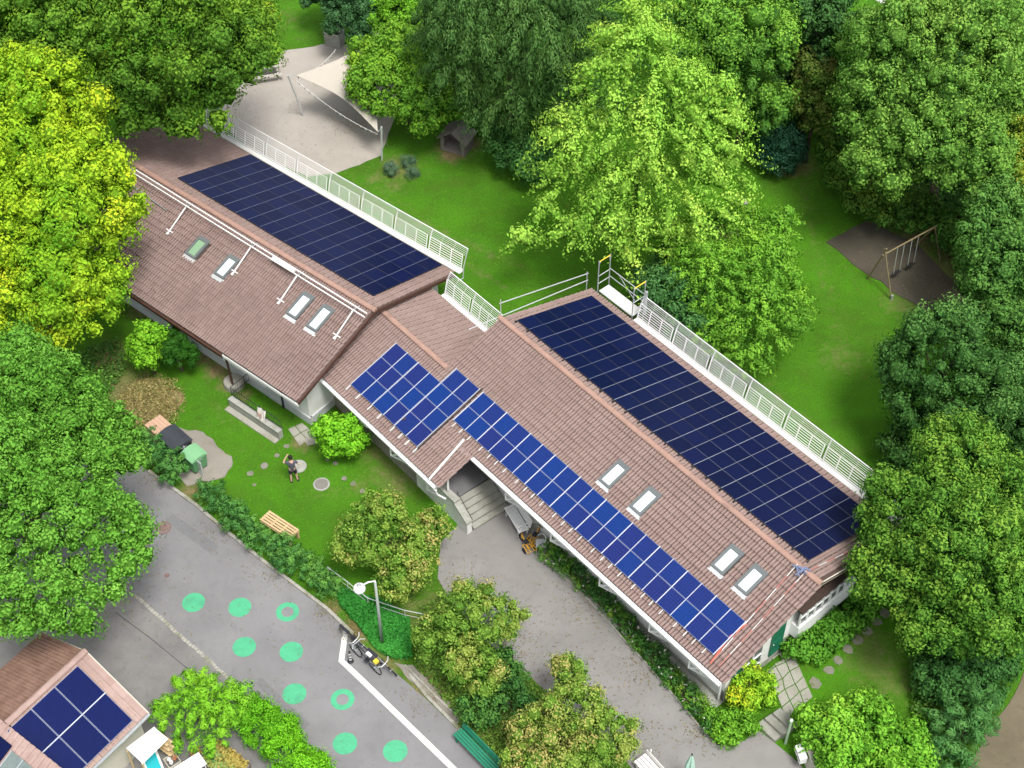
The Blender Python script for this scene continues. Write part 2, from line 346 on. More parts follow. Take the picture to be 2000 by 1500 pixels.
# near terrain, fine mesh
gx = np.arange(-44, 48.1, .4); gy = np.arange(22, 110.1, .4); X, Y = np.meshgrid(gx, gy); Z = h(X, Y)
dry = np.zeros_like(X)
for px, py, r, s in [(885, 300, 26, 1.1), (875, 285, 30, .6), (780, 330, 45, .55), (770, 360, 30, .35), (690, 395, 30, .35), (830, 470, 50, .3), (250, 760, 60, .75), (215, 700, 45, .8), (452, 748, 22, 1.2), (425, 722, 22, 1.2), (400, 700, 20, 1.), (475, 772, 14, 1.), (1710, 1290, 70, .45), (1740, 1330, 50, .4), (1690, 1250, 40, .45), (1560, 320, 40, .6), (1540, 330, 25, .9), (1790, 470, 60, .7), (1870, 520, 60, .75), (1880, 590, 60, .8), (1640, 700, 50, .35), (1400, 460, 60, .5), (1380, 480, 50, .6), (760, 920, 45, .5), (780, 940, 40, .6), (740, 880, 40, .5), (690, 800, 40, .5), (700, 1235, 30, 1.), (690, 1225, 16, 1.), (650, 1190, 20, .9), (640, 150, 60, .1), (570, 40, 40, .25), (700, 950, 18, .5), (470, 880, 25, .15), (740, 1300, 40, .9), (370, 960, 26, .9), (840, 1340, 50, .9), (960, 1400, 90, .7), (830, 1200, 70, .5), (590, 865, 22, .9), (920, 280, 30, .7), (730, 350, 20, .5), (330, 560, 40, .9), (290, 600, 40, .9)]:
    q = Gt(px, py); rr_ = r/pxm(q); dry = np.maximum(dry, s*np.exp(-((X-q[0])**2+((Y-q[1]))**2)/(rr_**2)))
for (x0, y0), (x1, y1), s_, w_ in [((660, 352), (985, 560), .42, 9), ((690, 350), (1010, 520), .3, 8), ((720, 400), (900, 512), .5, 7), ((800, 430), (960, 500), .35, 8), ((640, 160), (560, 20), .3, 10), ((1560, 350), (1650, 700), .25, 14), ((1500, 760), (1720, 960), .3, 14), ((1620, 470), (1900, 600), .3, 20), ((1740, 590), (1880, 640), .4, 25), ((420, 790), (470, 830), .2, 20), ((620, 960), (840, 960), .25, 16)]:
    for t in np.linspace(0, 1, 24):
        q = Gt(x0+(x1-x0)*t, y0+(y1-y0)*t); rr_ = w_/pxm(q); dry = np.maximum(dry, s_*rng.uniform(.6, 1.1)*np.exp(-((X-q[0])**2+(Y-q[1])**2)/(2*rr_**2)))
nx, ny = X.shape[1], X.shape[0]
idx = np.arange(nx*ny).reshape(ny, nx)
F4 = np.stack([idx[:-1, :-1], idx[:-1, 1:], idx[1:, 1:], idx[1:, :-1]], -1).reshape(-1, 4)
me = bpy.data.meshes.new('lawn'); me.from_pydata(np.stack([X, Y, Z], -1).reshape(-1, 3).tolist(), [], F4.tolist())
me.attributes.new('dry', 'FLOAT', 'POINT').data.foreach_set('value', dry.reshape(-1).astype(np.float32))
me.polygons.foreach_set('use_smooth', [True]*len(F4)); me.materials.append(M['lawn'])
lawn = bpy.data.objects.new('lawn', me); COL.objects.link(lawn); tag(lawn, 'mown green lawn round the building with dry patches', kind='structure')
b = MB(); E_ = 400
for x0, x1, y0, y1 in [(-E_, E_, -200, 22), (-E_, E_, 110, 600), (-E_, -44, 22, 110), (47.8, E_, 22, 110)]:
    b.add([(x0, y0, 0 if x1 > -44.1 else .0), (x1, y0, 0), (x1, y1, 0), (x0, y1, 0)], [(0, 1, 2, 3)])
fg = b.build('meadow', M['lawn']); tag(fg, 'far grassland reaching the horizon', kind='structure')

def mat_asphalt(name, c1, c2, stain, spots=True, cr=False):
    m, N, L, B = newmat(name); p = pos(N)
    n1 = noise(N, L, p, .35, 6, .65); r = ramp(N, [(.3, c1), (.72, c2)]); L.new(n1.outputs[0], r.inputs[0]); c = r.outputs[0]
    n2 = noise(N, L, p, 90., 3, .8); c = mix(N, L, .5, c, n2.outputs[0], 'OVERLAY')
    n3 = noise(N, L, p, 1.3, 7, .75, .6); r3 = ramp(N, [(.53, (0, 0, 0)), (.75, (.6, .6, .6))]); L.new(n3.outputs[0], r3.inputs[0]); c = mix(N, L, r3.outputs[0], c, stain)
    if spots:
        n5 = noise(N, L, p, 5.5, 3, .6); r5 = ramp(N, [(.68, (0, 0, 0)), (.76, (.7, .7, .7))]); L.new(n5.outputs[0], r5.inputs[0]); c = mix(N, L, r5.outputs[0], c, tuple(x*.6 for x in stain))
    if cr:
        v = N.new('ShaderNodeTexVoronoi'); v.feature = 'DISTANCE_TO_EDGE'; v.inputs['Scale'].default_value = .16; L.new(p, v.inputs['Vector'])
        q = N.new('ShaderNodeMath'); q.operation = 'LESS_THAN'; L.new(v.outputs['Distance'], q.inputs[0]); q.inputs[1].default_value = .0035
        q2 = N.new('ShaderNodeMath'); q2.operation = 'MULTIPLY'; L.new(q.outputs[0], q2.inputs[0]); q2.inputs[1].default_value = .28; c = mix(N, L, q2.outputs[0], c, (.09, .09, .085))
    L.new(c, B.inputs['Base Color']); B.inputs['Roughness'].default_value = .9; B.inputs['Specular IOR Level'].default_value = .2
    bp = N.new('ShaderNodeBump'); bp.inputs['Strength'].default_value = .35; bp.inputs['Distance'].default_value = .01; L.new(n2.outputs[0], bp.inputs['Height']); L.new(bp.outputs[0], B.inputs['Normal'])
    return m
M['road'] = mat_asphalt('road_asphalt', (.175, .174, .178), (.235, .232, .236), (.15, .15, .153))
M['fore'] = mat_asphalt('forecourt_asphalt', (.145, .142, .14), (.245, .236, .23), (.128, .127, .124), True, False)
M['plaza'] = mat_asphalt('court_asphalt', (.195, .187, .178), (.26, .25, .24), (.16, .153, .145))
M['court'] = mat_asphalt('play_court_surface', (.33, .302, .265), (.41, .376, .335), (.27, .245, .21), True, False)
M['mat'] = mat_asphalt('fall_mat', (.07, .062, .046), (.1, .088, .066), (.06, .062, .02), False, False)
M['sand'] = mat_asphalt('gravel_sand', (.21, .19, .16), (.29, .27, .235), (.15, .14, .1), True, False)
M['verge'] = mat_asphalt('verge_gravel', (.12, .10, .065), (.18, .155, .105), (.085, .08, .04), True, False)
M['farroad'] = mat_asphalt('far_road', (.42, .41, .42), (.5, .49, .5), (.38, .37, .37), False, False)
M['tar'] = pm('tar_seam', (.07, .07, .07), .8, .2); M['road2'] = mat_asphalt('patched_asphalt', (.155, .155, .16), (.2, .2, .205), (.135, .135, .14))
def tess(name, poly, mat, dz=.02):
    b = MB(); b.prism([p+np.array([0, 0, dz]) for p in poly], .25); return b.build(name, mat)
road = tag(tess('road', P_ROAD, M['road']), kind='structure'); ORG[road.name] = np.zeros(3)
fore = tag(tess('forecourt', P_FORE, M['fore'], .026), kind='structure'); ORG[fore.name] = np.zeros(3)
plaza = tag(tess('school_court', P_PLAZA, M['plaza']), kind='structure')
court = tag(tess('play_court', P_COURT, M['court'], .03), kind='structure')
tag(tess('fall_mat', P_MAT, M['mat'], .03), kind='structure')
tag(tess('gravel_strip', P_SAND, M['sand'], .03), kind='structure')
tag(tess('gravel_pad', P_BINS, M['sand'], .05), kind='structure')
tag(tess('gravel_verge', P_VERGE, M['verge'], .03), kind='structure')
tag(tess('far_road', P_FAR, M['farroad'], .04), kind='structure')
# painted dots and rings: parts of the road
def disc(name, c, r0, r1, mat, parent, z, n=40):
    b = MB(); o = np.array([c[0], c[1], z])
    vs = [o+r*np.array([math.cos(t), math.sin(t), 0]) for r in ((r1,) if r0 == 0 else (r0, r1)) for t in np.linspace(0, 2*math.pi, n, endpoint=False)]
    b.add(vs, [tuple(range(n))] if r0 == 0 else [(k, n+k, n+(k+1) % n, (k+1) % n) for k in range(n)]); return b.build(name, mat, parent)
for px, py, ring in [(378, 1176.6, 0), (468.5, 1186, 0), (561.5, 1195, 1), (477, 1263.5, 0), (569, 1273, 0), (575, 1355, 0), (669, 1366, 1), (673.7, 1452, 0), (772, 1467, 0)]:
    disc('painted_ring' if ring else 'painted_dot', G(px, py, .024), .26 if ring else 0, .49, M['paint_green'], road, .024+.0005*random.random())
def strip(pts, w, z):
    b = MB(); pts = [np.array([q[0], q[1], z]) for q in pts]; n = len(pts); Lf_, Rt = [], []
    for i, q in enumerate(pts):
        d1 = pts[min(i+1, n-1)]-pts[max(i-1, 0)]; d1 /= np.linalg.norm(d1); nn = np.array([-d1[1], d1[0], 0])
        if 0 < i < n-1:
            e = pts[i]-pts[i-1]; e /= np.linalg.norm(e); k = 1/max(.5, (np.array([-e[1], e[0], 0])@nn))
        else: k = 1
        Lf_.append(q+nn*w/2*k); Rt.append(q-nn*w/2*k)
    return b.add(Lf_+Rt, [(i, n+i, n+i+1, i+1) for i in range(n-1)])
strip([G(675, 1232), G(667, 1291), G(700, 1322), G(890, 1506), G(930, 1545)], .24, .0245).build('painted_line', M['paint_white'], road)
disc('manhole_cover', G(319, 1031, .024), 0, .36, M['rediron'], road, .025); disc('manhole_ring', G(319, 1031, .024), .22, .27, M['iron'], road, .0265)
strip([G(225, 1196), G(300, 1252), G(385, 1322)], .035, .0295).build('tar_seam', M['tar'], fore)
for x0, y0, x1, y1, w_ in [(330, 1010, 420, 1075, .5), (505, 1330, 600, 1420, .35)]: strip([G(x0, y0), G(x1, y1)], w_, .0222).build('tar_patch', M['road2'], road)
disc('valve_cover', G(326, 1124, .024), 0, .12, M['rediron'], road, .025); disc('valve_cover', G(322, 1107, .024), 0, .07, M['iron'], road, .025)
# kerbs: separate stones
def kerb(name, label, pxs, ln, w, hh, mat, gap=.02, piece='kerb_stone', jit=.012):
    pts = W(pxs); root = thing(name, label, 'kerb', pts[0]); del root['category']; root['kind'] = 'structure'
    seg = []
    for a, c in zip(pts[:-1], pts[1:]):
        d = c-a; Ln = np.linalg.norm(d[:2]); k = max(1, round(Ln/ln))
        for i in range(k): seg.append((a+d*i/k, a+d*(i+1)/k))
    for a, c in seg:
        d = c-a; Ln = np.linalg.norm(d); e = d/Ln; o = np.array([-e[1], e[0], 0])*random.uniform(-jit, jit)
        b = MB(); z = np.array([0, 0, hh/2-.06+random.uniform(-jit, jit)*.6])
        b.beam(a+e*gap/2+o+z, c-e*gap/2+o+z, w*random.uniform(.92, 1.06), hh+.12); b.build(piece, mat, root)
    return root
kerb('road_kerb', 'pale kerb stones between the road and the hedge', [(290, 921), (380, 985), (480, 1070), (545, 1120), (640, 1192), (690, 1240)], .9, .14, .12, M['kerb'])
kerb('road_kerb', 'pale kerb stones beside the gravel strip', [(800, 1318), (833, 1360), (895, 1424), (975, 1500)], .9, .13, .1, M['kerb'])
kerb('gravel_edging', 'inner edging stones of the gravel strip', [(790, 1300), (850, 1360), (905, 1410)], .8, .08, .08, M['kerb'])
kerb('cobble_gutter', 'row of pale cobbles across the asphalt', [(262, 1162), (300, 1195), (350, 1240), (400, 1284), (446, 1326)], .17, .15, .045, M['kerb'], .03, 'cobble', .02)
kerb('bed_edging', 'thin stone edging of the flower bed', [(1052, 1080), (1060, 1089), (1150, 1174), (1250, 1284), (1330, 1376), (1372, 1426), (1398, 1455)], .7, .07, .07, M['kerb'])
b = MB(); b.prism([p+np.array([0, 0, .006]) for p in [Rf(4.6, -5.15), Rf(19.0, -5.15), Rf(19.0, -4.2), Rf(4.6, -4.2)]], .1)
pav = tag(b.build('wall_pavement', M['concrete'], org=Rf(9, -4.6)), kind='structure')
# manholes, stepping stones, slabs on the lawns
def disc_thing(name, label, cat, px, py, r, mat, rim=None, group=None, hh=.03):
    q = Gt(px, py); t = thing(name, label, cat, q, group); b = MB()
    b.lathe([(r, -.1), (r, hh-.006), (r-.015, hh)], q, 28); b.build('lid', mat, t)
    if rim is not None:
        b = MB(); b.lathe([(r+.07, -.1), (r+.07, hh-.002), (r+.001, hh-.002), (r+.001, -.1)], q, 28); b.build('rim', rim, t)
    b = MB()
    for k in (.45, .75): b.lathe([(r*k-.012, hh-.004), (r*k-.01, hh+.004), (r*k+.01, hh+.004), (r*k+.012, hh-.004)], q, 24)
    b.build('raised_ring', mat, t); return t
disc_thing('manhole_cover', 'grey manhole cover with pale rim on the front lawn', 'manhole', 628, 946, .31, M['iron'], M['concrete'])
disc_thing('manhole_cover', 'plain round concrete lid beside the standing person', 'manhole', 583, 911, .38, M['concrete'])
def stone(px, py, r, label, group, mat=None, name='stepping_stone', n=7):
    q = Gt(px, py); b = MB(); a0 = random.random()*6; b.prism([q+np.array([math.cos(a0+2*math.pi*k/n)*r*random.uniform(.75, 1.15), math.sin(a0+2*math.pi*k/n)*r*random.uniform(.75, 1.15), .022]) for k in range(n)], .08)
    o = b.build(name, mat or M['slab'], org=q); return tag(o, label, 'paving stone', group)
for px, py, r, lb in [(516, 910, .2, 'left of the standing person'), (489, 925, .17, 'farther left of the person towards the bins'), (541, 890, .13, 'up-left of the standing person'), (560, 872, .15, 'just above the person towards the landing'), (690, 945, .14, 'right of the rimmed manhole cover'), (708, 960, .15, 'rightmost beyond the rimmed manhole cover'), (672, 935, .14, 'nearest right of the rimmed manhole cover'), (497, 947, .1, 'nearest the hedge'), (655, 905, .14, 'just below the round bush'), (640, 898, .1, 'between the round lid and the round bush')]:
    stone(px, py, r, 'small overgrown lawn stone '+lb, 'stepping stones in the front lawn', M['stonedim'])
ORD = ['first', 'second', 'third', 'fourth', 'fifth', 'sixth', 'seventh', 'eighth']
for i, (px, py) in enumerate([(1592, 1334), (1620, 1309), (1637, 1290), (1657, 1268), (1675, 1250), (1693, 1232), (1712, 1214), (1728, 1198)]):
    stone(px, py, .3 if i == 0 else .25, 'stepping stone in the dry lawn, '+ORD[i]+' from the patio', 'stepping stones by the gable', M['stonedim'], n=6)
def slabs(name, label, quad, nu, nv, mat, gap=.03, dz=.03, piece='flagstone'):
    A, B_, C_, D = [Gt(*p) for p in quad]; root = thing(name, label, 'paving', (A+C_)/2); del root['category']; root['kind'] = 'structure'
    ju = rng.uniform(-.12, .12, (nu+1, nv+1, 2)); ju[0] = ju[-1] = 0; ju[:, 0] = ju[:, -1] = 0
    pt = lambda i, j: (lambda s, t: (A*(1-s)+B_*s)*(1-t)+(D*(1-s)+C_*s)*t)((i+ju[i, j, 0])/nu, (j+ju[i, j, 1])/nv)
    for i in range(nu):
        for j in range(nv):
            q = [pt(i, j), pt(i+1, j), pt(i+1, j+1), pt(i, j+1)]; c = sum(q)/4
            q = [c+(p-c)*(1-gap/max(.1, np.linalg.norm(p-c))) for p in q]; z = dz+random.uniform(-.006, .006)
            b = MB(); b.prism([np.array([p[0], p[1], h(p[0], p[1])+z]) for p in q], .08); b.build(piece, mat, root)
    return root
slabs('patio', 'flagstone patio before the green gable door', [(1488, 1300), (1543, 1262), (1588, 1362), (1535, 1408)], 3, 5, M['slab'])
slabs('landing', 'beige paving slabs at the basement entrance', [(562, 838), (590, 826), (618, 848), (585, 872)], 2, 2, M['slab'])
stone(607, 862, .36, 'single pale rectangular slab near the round shrub', None, n=4)
# ------------------------------------------------------------------ the school building
school = thing('school_building', 'long low white building with brown tiled roofs in three joined wings', 'building', Rf(9, 0))
CR, SR = math.cos(math.radians(17.6)), math.sin(math.radians(17.6)); CL, SL = math.cos(math.radians(18.2)), math.sin(math.radians(18.2))
class Plane:
    "a roof slope: ridge line at cross coordinate br, height zr, falling towards sgn*v"
    def __init__(s, F, U, V, br, zr, sgn, c, sn, K=1.): s.K = K; s.F, s.U, s.V, s.br, s.zr, s.sgn, s.c, s.s = F, np.array([*U, 0]), np.array([*V, 0]), br, zr, sgn, c, sn; s.d = sgn*s.V*c-np.array([0, 0, sn]); s.n = sgn*s.V*sn+np.array([0, 0, c]); s.x = sgn*s.U
    def at(s, a, t, up=0.): return s.F(a, s.br, s.zr)+s.d*t*s.K+s.n*up
    def t(s, b): return (b-s.br)*s.sgn/s.c
    def mat(s, a, t, up=0.): return frame4(s.at(a, t, up), s.x, s.d, s.n)
PRF = Plane(Rf, UR, VR, 0, ZR, -1, CR, SR); PRB = Plane(Rf, UR, VR, 0, ZR, 1, CR, SR)
PMB = Plane(Rf, UR, VR, -3.25, ZR-3.25*TR, 1, CR, SR)
PLF = Plane(Lf, UL, VL, 0, ZL, -1, CL, SL, KL); PLB = Plane(Lf, UL, VL, 0, ZL, 1, CL, SL, KL)
# one double-roll tile, about 40 triangles
xs, zs = [], []
for k in (0, 1):
    for x, z in [(.012, .0), (.030, .044), (.060, .068), (.095, .068), (.126, .044)]: xs.append(x+k*TW/2); zs.append(z)
xs.append(TW-.014); zs.append(.0); xs = np.array(xs)-TW/2; zs = np.array(zs); nt = len(xs)
tv = [(x, -.01, z-.034) for x, z in zip(xs, zs)]+[(x, TH+.01, z+.034) for x, z in zip(xs, zs)]+[(x, TH+.006, z+.02) for x, z in zip(xs, zs)]
tf = [(k, nt+k, nt+k+1, k+1)[::-1] for k in range(nt-1)]+[(nt+k, 2*nt+k, 2*nt+k+1, nt+k+1)[::-1] for k in range(nt-1)]
def tile_mesh(mat):
    me = bpy.data.meshes.new('roof_tile'); me.from_pydata(tv, [], tf); me.materials.append(mat); me.update(); return me
TVA = np.array(tv); TFA = np.array(tf)
ALLT = []
def slope(name, label, P, amin, amax, tmax, mat, inside, deck):
    b = MB(); poly = deck
    b.add([P.at(a, t, -.03) for a, t in poly]+[P.at(a, t, -.13) for a, t in poly], [tuple(range(len(poly))), tuple(range(2*len(poly)-1, len(poly)-1, -1))]+[(k, len(poly)+k, len(poly)+(k+1) % len(poly), (k+1) % len(poly)) for k in range(len(poly))])
    ob = b.build(name, M['deck'], school); ob['label'] = label
    me = tile_mesh(mat); tw, th = TW/P.K, TH/P.K; nrow = int(round(tmax/th)); ncol = int((amax-amin)/tw)
    off = tmax-nrow*th
    for j in range(nrow):
        for i in range(ncol):
            a, t = amin+(i+.5)*tw, off+j*th
            if not inside(a, t+th/2): continue
            Mx = P.mat(a, t, random.gauss(0, .003)) @ Matrix.Rotation(random.gauss(0, .006), 4, 'Z') @ Matrix.Rotation(random.gauss(0, .006), 4, 'X')
            ALLT.append((np.linalg.norm(P.at(a, t)-C0), Mx, me, ob, mat))
    return ob
SKY_R = [(9.82, -1.48, -2.6), (11.71, -1.48, -2.6), (16.08, -1.12, -2.24), (17.38, -1.12, -2.24)]
SKY_L = [(4.42, -1.32, -2.34), (6.44, -1.32, -2.42), (10.93, -.98, -2.22), (12.2, -.98, -2.22)]
def hole(sk, P): return lambda a, t: any(abs(a-s[0]) < .36 and P.t(s[1])-.05 < t < P.t(s[2])+.05 for s in sk)
hR, hL = hole(SKY_R, PRF), hole(SKY_L, PLF)
VALL_A = lambda p: float((p[:2]-OL)@UL)/KL
def in_front(a, t):
    b = -t*CR
    if hR(a, t): return False
    if 0 <= a <= 19.49 and b > -5.32: return not (3.2 < a < 18 and -4.4 < b < -3.4)
    if a <= 4.27 and b < -3.25: return VALL_A(Rf(a, b)) > 13.3 and not (-2.2 < a < 1.9 and -6.2 < b < -4.4)
    return False
TM = 7.27/CR
slope('roof_slope', 'front tiled slope over the middle and right wings', PRF, -17*TW, 19.6, TM, M['tileR'], in_front, [(0, 0), (19.49, 0), (19.49, 5.3/CR), (4.25, 5.3/CR), (4.25, TM), (-4.6, TM), (-5.3, 3.25/CR), (0, 3.25/CR)])
slope('roof_slope', 'rear tiled slope of the right wing under black panels', PRB, 0, 19.49, 5.75/CR, M['tileR'], lambda a, t: not (1.2 < a < 17.9 and .95 < t < 5.0), [(0, 0), (19.49, 0), (19.49, 5.75/CR), (0, 5.75/CR)])
slope('roof_slope', 'short rear tiled slope of the middle wing', PMB, -19*TW, 0, 3.32/CR, M['tileR'], lambda a, t: VALL_A(Rf(a, -3.25+t*CR)) > 13.0, [(-5.3, 0), (0, 0), (0, 3.32/CR), (-6.1, 3.32/CR)])
slope('roof_slope', 'front tiled slope of the left wing', PLF, -15*TW/KL, 14.1, 5.13/CL, M['tileL'], lambda a, t: not hL(a, t), [(-4.5, 0), (14.1, 0), (14.1, 5.13/CL), (-4.5, 5.13/CL)])
slope('roof_slope', 'rear tiled slope of the left wing under black panels', PLB, -15*TW/KL, 14.1, 5.45/CL, M['tileL'], lambda a, t: not (1.1 < a < 12.9 and 1.2 < t < 5.0), [(-4.5, 0), (14.1, 0), (14.1, 5.45/CL), (-4.5, 5.45/CL)])
ALLT.sort(key=lambda r: r[0]); rest = {}
for k, (d, Mx, me, ob, mat) in enumerate(ALLT):
    if k < 300: inst('roof_tile', me, ob, Mx)
    else: rest.setdefault(ob.name, []).append((Mx, ob, mat))
for k, lst in rest.items():
    Ms = np.array([np.array(q[0]) for q in lst]); V = np.einsum('nij,vj->nvi', Ms[:, :3, :3], TVA)+Ms[:, None, :3, 3]
    F = TFA[None]+(np.arange(len(lst))*len(TVA))[:, None, None]; ob = lst[0][1]
    me = bpy.data.meshes.new('roof_tiles'); me.from_pydata((V.reshape(-1, 3)-ORG[ob.name]).tolist(), [], F.reshape(-1, 4).tolist()); me.materials.append(lst[0][2]); me.update()
    o = link('roof_tiles', me, ob, ORG[ob.name]); o['kind'] = 'stuff'
# ridge tiles
rv, rf = [], []; n = 7
for y, r in ((0, .135), (.40, .15)):
    for k in range(n): t = math.pi*(.06+.88*k/(n-1)); rv.append((r*math.cos(t), y, r*math.sin(t)*.75))
for k in range(n): t = math.pi*(.06+.88*k/(n-1)); rv.append((.12*math.cos(t), .40, .12*math.sin(t)*.75))
rf = [(k, k+1, n+k+1, n+k)[::-1] for k in range(n-1)]+[(n+k, n+k+1, 2*n+k+1, 2*n+k)[::-1] for k in range(n-1)]
rme = bpy.data.meshes.new('ridge_tile'); rme.from_pydata(rv, [], rf); rme.materials.append(M['ridge']); rme.update()
def ridge(F, U, a0, a1, br, z):
    b = MB(); b.beam(F(a0, br, z+.02), F(a1, br, z+.02), .2, .1); rb = b.build('ridge', M['ridge'], school)
    k = int((a1-a0)/.36); u3 = np.array([*U, 0.]); w3 = np.array([u3[1], -u3[0], 0])
    for i in range(k): inst('ridge_tile', rme, rb, frame4(F(a0+i*(a1-a0)/k, br, z+.035+random.gauss(0, .004)), w3, u3, (0, 0, 1)))
ridge(Rf, UR, -.05, 19.5, 0, ZR); ridge(Rf, UR, -4.9, .1, -3.25, ZR-3.25*TR); ridge(Lf, UL, -4.5, 14.12, 0, ZL)
# walls
def gable(F, a0, a1, bf, bb, zg, zfn, br, nm, mat):
    b = MB(); sec = [(bf, zg), (bb, zg), (bb, zfn(bb)), (br, zfn(br)), (bf, zfn(bf))]
    return b.extr([F(a0, y, z) for y, z in sec], F(a1, 0)-F(a0, 0)).build(nm, mat, school)
zr_ = lambda b: ZR-abs(b)*TR-.17; zm_ = lambda b: (ZR-3.25*TR)-abs(b+3.25)*TR-.17; zl_ = lambda b: ZL-abs(b)*KL*TL-.17
gable(Rf, .45, 18.95, -4.3, 4.9, -.1, zr_, 0, 'wall', M['render'])['label'] = 'white rendered walls of the right wing'
gable(Rf, -5.0, .6, -6.62, -.5, -.1, zm_, -3.25, 'wall', M['render'])['label'] = 'white rendered walls of the middle wing'
gable(Lf, -3.9, 13.6, -4.2, 4.7, -.1, zl_, 0, 'wall', M['render'])['label'] = 'white rendered walls of the left wing'
def bx(nm, mat, F, a0, a1, b0, b1, z0, z1, par=school):
    b = MB(); b.extr([F(a0, b0, z0), F(a1, b0, z0), F(a1, b1, z0), F(a0, b1, z0)], (0, 0, z1-z0)); return b.build(nm, mat, par)
bx('plinth', M['concrete'], Rf, 4.6, 18.76, -4.36, -4.2, -.1, .28); bx('plinth', M['concrete'], Rf, 18.8, 19.02, -4.3, 4.95, -.1, .72)
bx('plinth', M['sand'], Rf, -5., 2.0, -6.72, -6.5, -.1, .62)
bx('plinth', M['render_grey'], Lf, -3.9, 13.66, -4.26, -4.1, -.1, .6); bx('plinth', M['render_grey'], Lf, 13.5, 13.67, -4.2, 1., -.1, .6)
# fascias and gutters
def edge(nm, mat, p0, p1, w, hh, up=(0, 0, 1), par=school): b = MB(); b.beam(p0, p1, w, hh, up); return b.build(nm, mat, par)
ze = ZR-5.3*TR; zme = ZR-7.27*TR; zle = ZL-5.13*KL*TL
edge('fascia', M['white'], Rf(3.7, -5.33, ze-.19), Rf(19.45, -5.33, ze-.19), .05, .30)
edge('fascia', M['white'], Rf(-4.55, -7.29, zme-.2), Rf(4.2, -7.29, zme-.2), .05, .30)
edge('barge_board', M['beige'], Rf(19.46, -5.3, ze-.10), Rf(19.46, 0, ZR-.10), .05, .18); edge('barge_board', M['beige'], Rf(19.46, 0, ZR-.10), Rf(19.46, 5.75, ZR-5.75*TR-.10), .05, .18)
edge('barge_board', M['brown'], Lf(14.08, -5.13, zle-.1), Lf(14.08, 0, ZL-.1), .05, .16); edge('barge_board', M['brown'], Lf(14.08, 0, ZL-.1), Lf(14.08, 5.45, ZL-5.45*KL*TL-.1), .05, .16)
edge('barge_board', M['white'], Rf(4.24, -7.27, zme-.10), Rf(4.24, -5.35, ze-.11), .05, .16)
edge('fascia', M['brown'], Lf(-4.4, -5.15, zle-.24), Lf(9.3, -5.15, zle-.24), .06, .30); edge('fascia', M['white'], Lf(9.3, -5.15, zle-.2), Lf(14.06, -5.15, zle-.2), .05, .16)
edge('gutter', M['brown'], Lf(-4.4, -5.2, zle-.10), Lf(9.3, -5.2, zle-.10), .12, .05)
edge('gutter', M['white'], Rf(3.75, -5.43, ze-.10), Rf(19.45, -5.43, ze-.10), .13, .09); edge('gutter', M['white'], Rf(-4.5, -7.39, zme-.10), Rf(4.2, -7.39, zme-.10), .13, .09)
b = MB(); b.tube(Lf(9.3, -5.0, zle-.3), Lf(9.3, -4.9, 0), .06); b.build('post', M['brown'], school)
for a in (1.6, 6.6): b = MB(); b.tube(Lf(a, -5.0, zle-.3), Lf(a, -4.95, 0), .055); b.build('post', M['brown'], school)
b = MB(); b.path([Rf(18.9, -5.38, ze-.1), Rf(18.9, -5.38, ze-.3), Rf(18.8, -4.42, 2.4), Rf(18.8, -4.42, .1)], .045, 8); b.build('downpipe', M['white'], school)
# white verge pole lying across the porch roof
b = MB(); b.tube(PRF.at(3.5, 5.08/CR, .09), PRF.at(3.78, 7.32/CR, .09), .05); b.build('verge_rail', M['white'], school)
# triangular lattice brackets that carry the eaves
def bracket(a, bw, be, zt, par=school):
    b = MB(); z0 = zt-.34; w = .07
    b.beam(Rf(a, be+.04, z0), Rf(a, bw, z0-.02), w, w); b.beam(Rf(a, be+.04, z0), Rf(a+.02, bw, z0-.75), w, w); b.beam(Rf(a, bw+.0, z0), Rf(a, bw, z0-.8), w, w, (1, 0, 0))
    b.beam(Rf(a, be+.04, z0-.02), Rf(a+.62, be+.06, z0-.02), w, w); b.beam(Rf(a, be+.04, z0-.5), Rf(a+.95, be+.30, z0-.46), w, w); b.beam(Rf(a, be+.04, z0), Rf(a, be+.04, z0-.52), w, w, (1, 0, 0))
    b.beam(Rf(a, be+.04, z0-.52), Rf(a+.5, be+.05, z0), w, w); b.beam(Rf(a+.55, be+.2, z0-.46), Rf(a+.5, be+.05, z0), w, w)
    return b.build('bracket', M['white'], par)
for px, py in [(985, 963), (1070, 1046), (1165, 1134), (1265, 1222), (1338, 1297)]:
    q = G(px, py, ze-.35); bracket(float((q[:2]-OR)@UR), -4.32, -5.42, ze)
for px, py in [(668, 795), (682, 812), (755, 880), (830, 946)][1:]:
    q = G(px, py, zme-.35); bracket(float((q[:2]-OR)@UR), -6.64, -7.38, zme)
b = MB(); b.path([Rf(-2.9+k*.5, -6.95, zme-.85+.12*math.sin(k*.7)) for k in range(14)], .025, 6); b.build('cable', M['steel'], school)
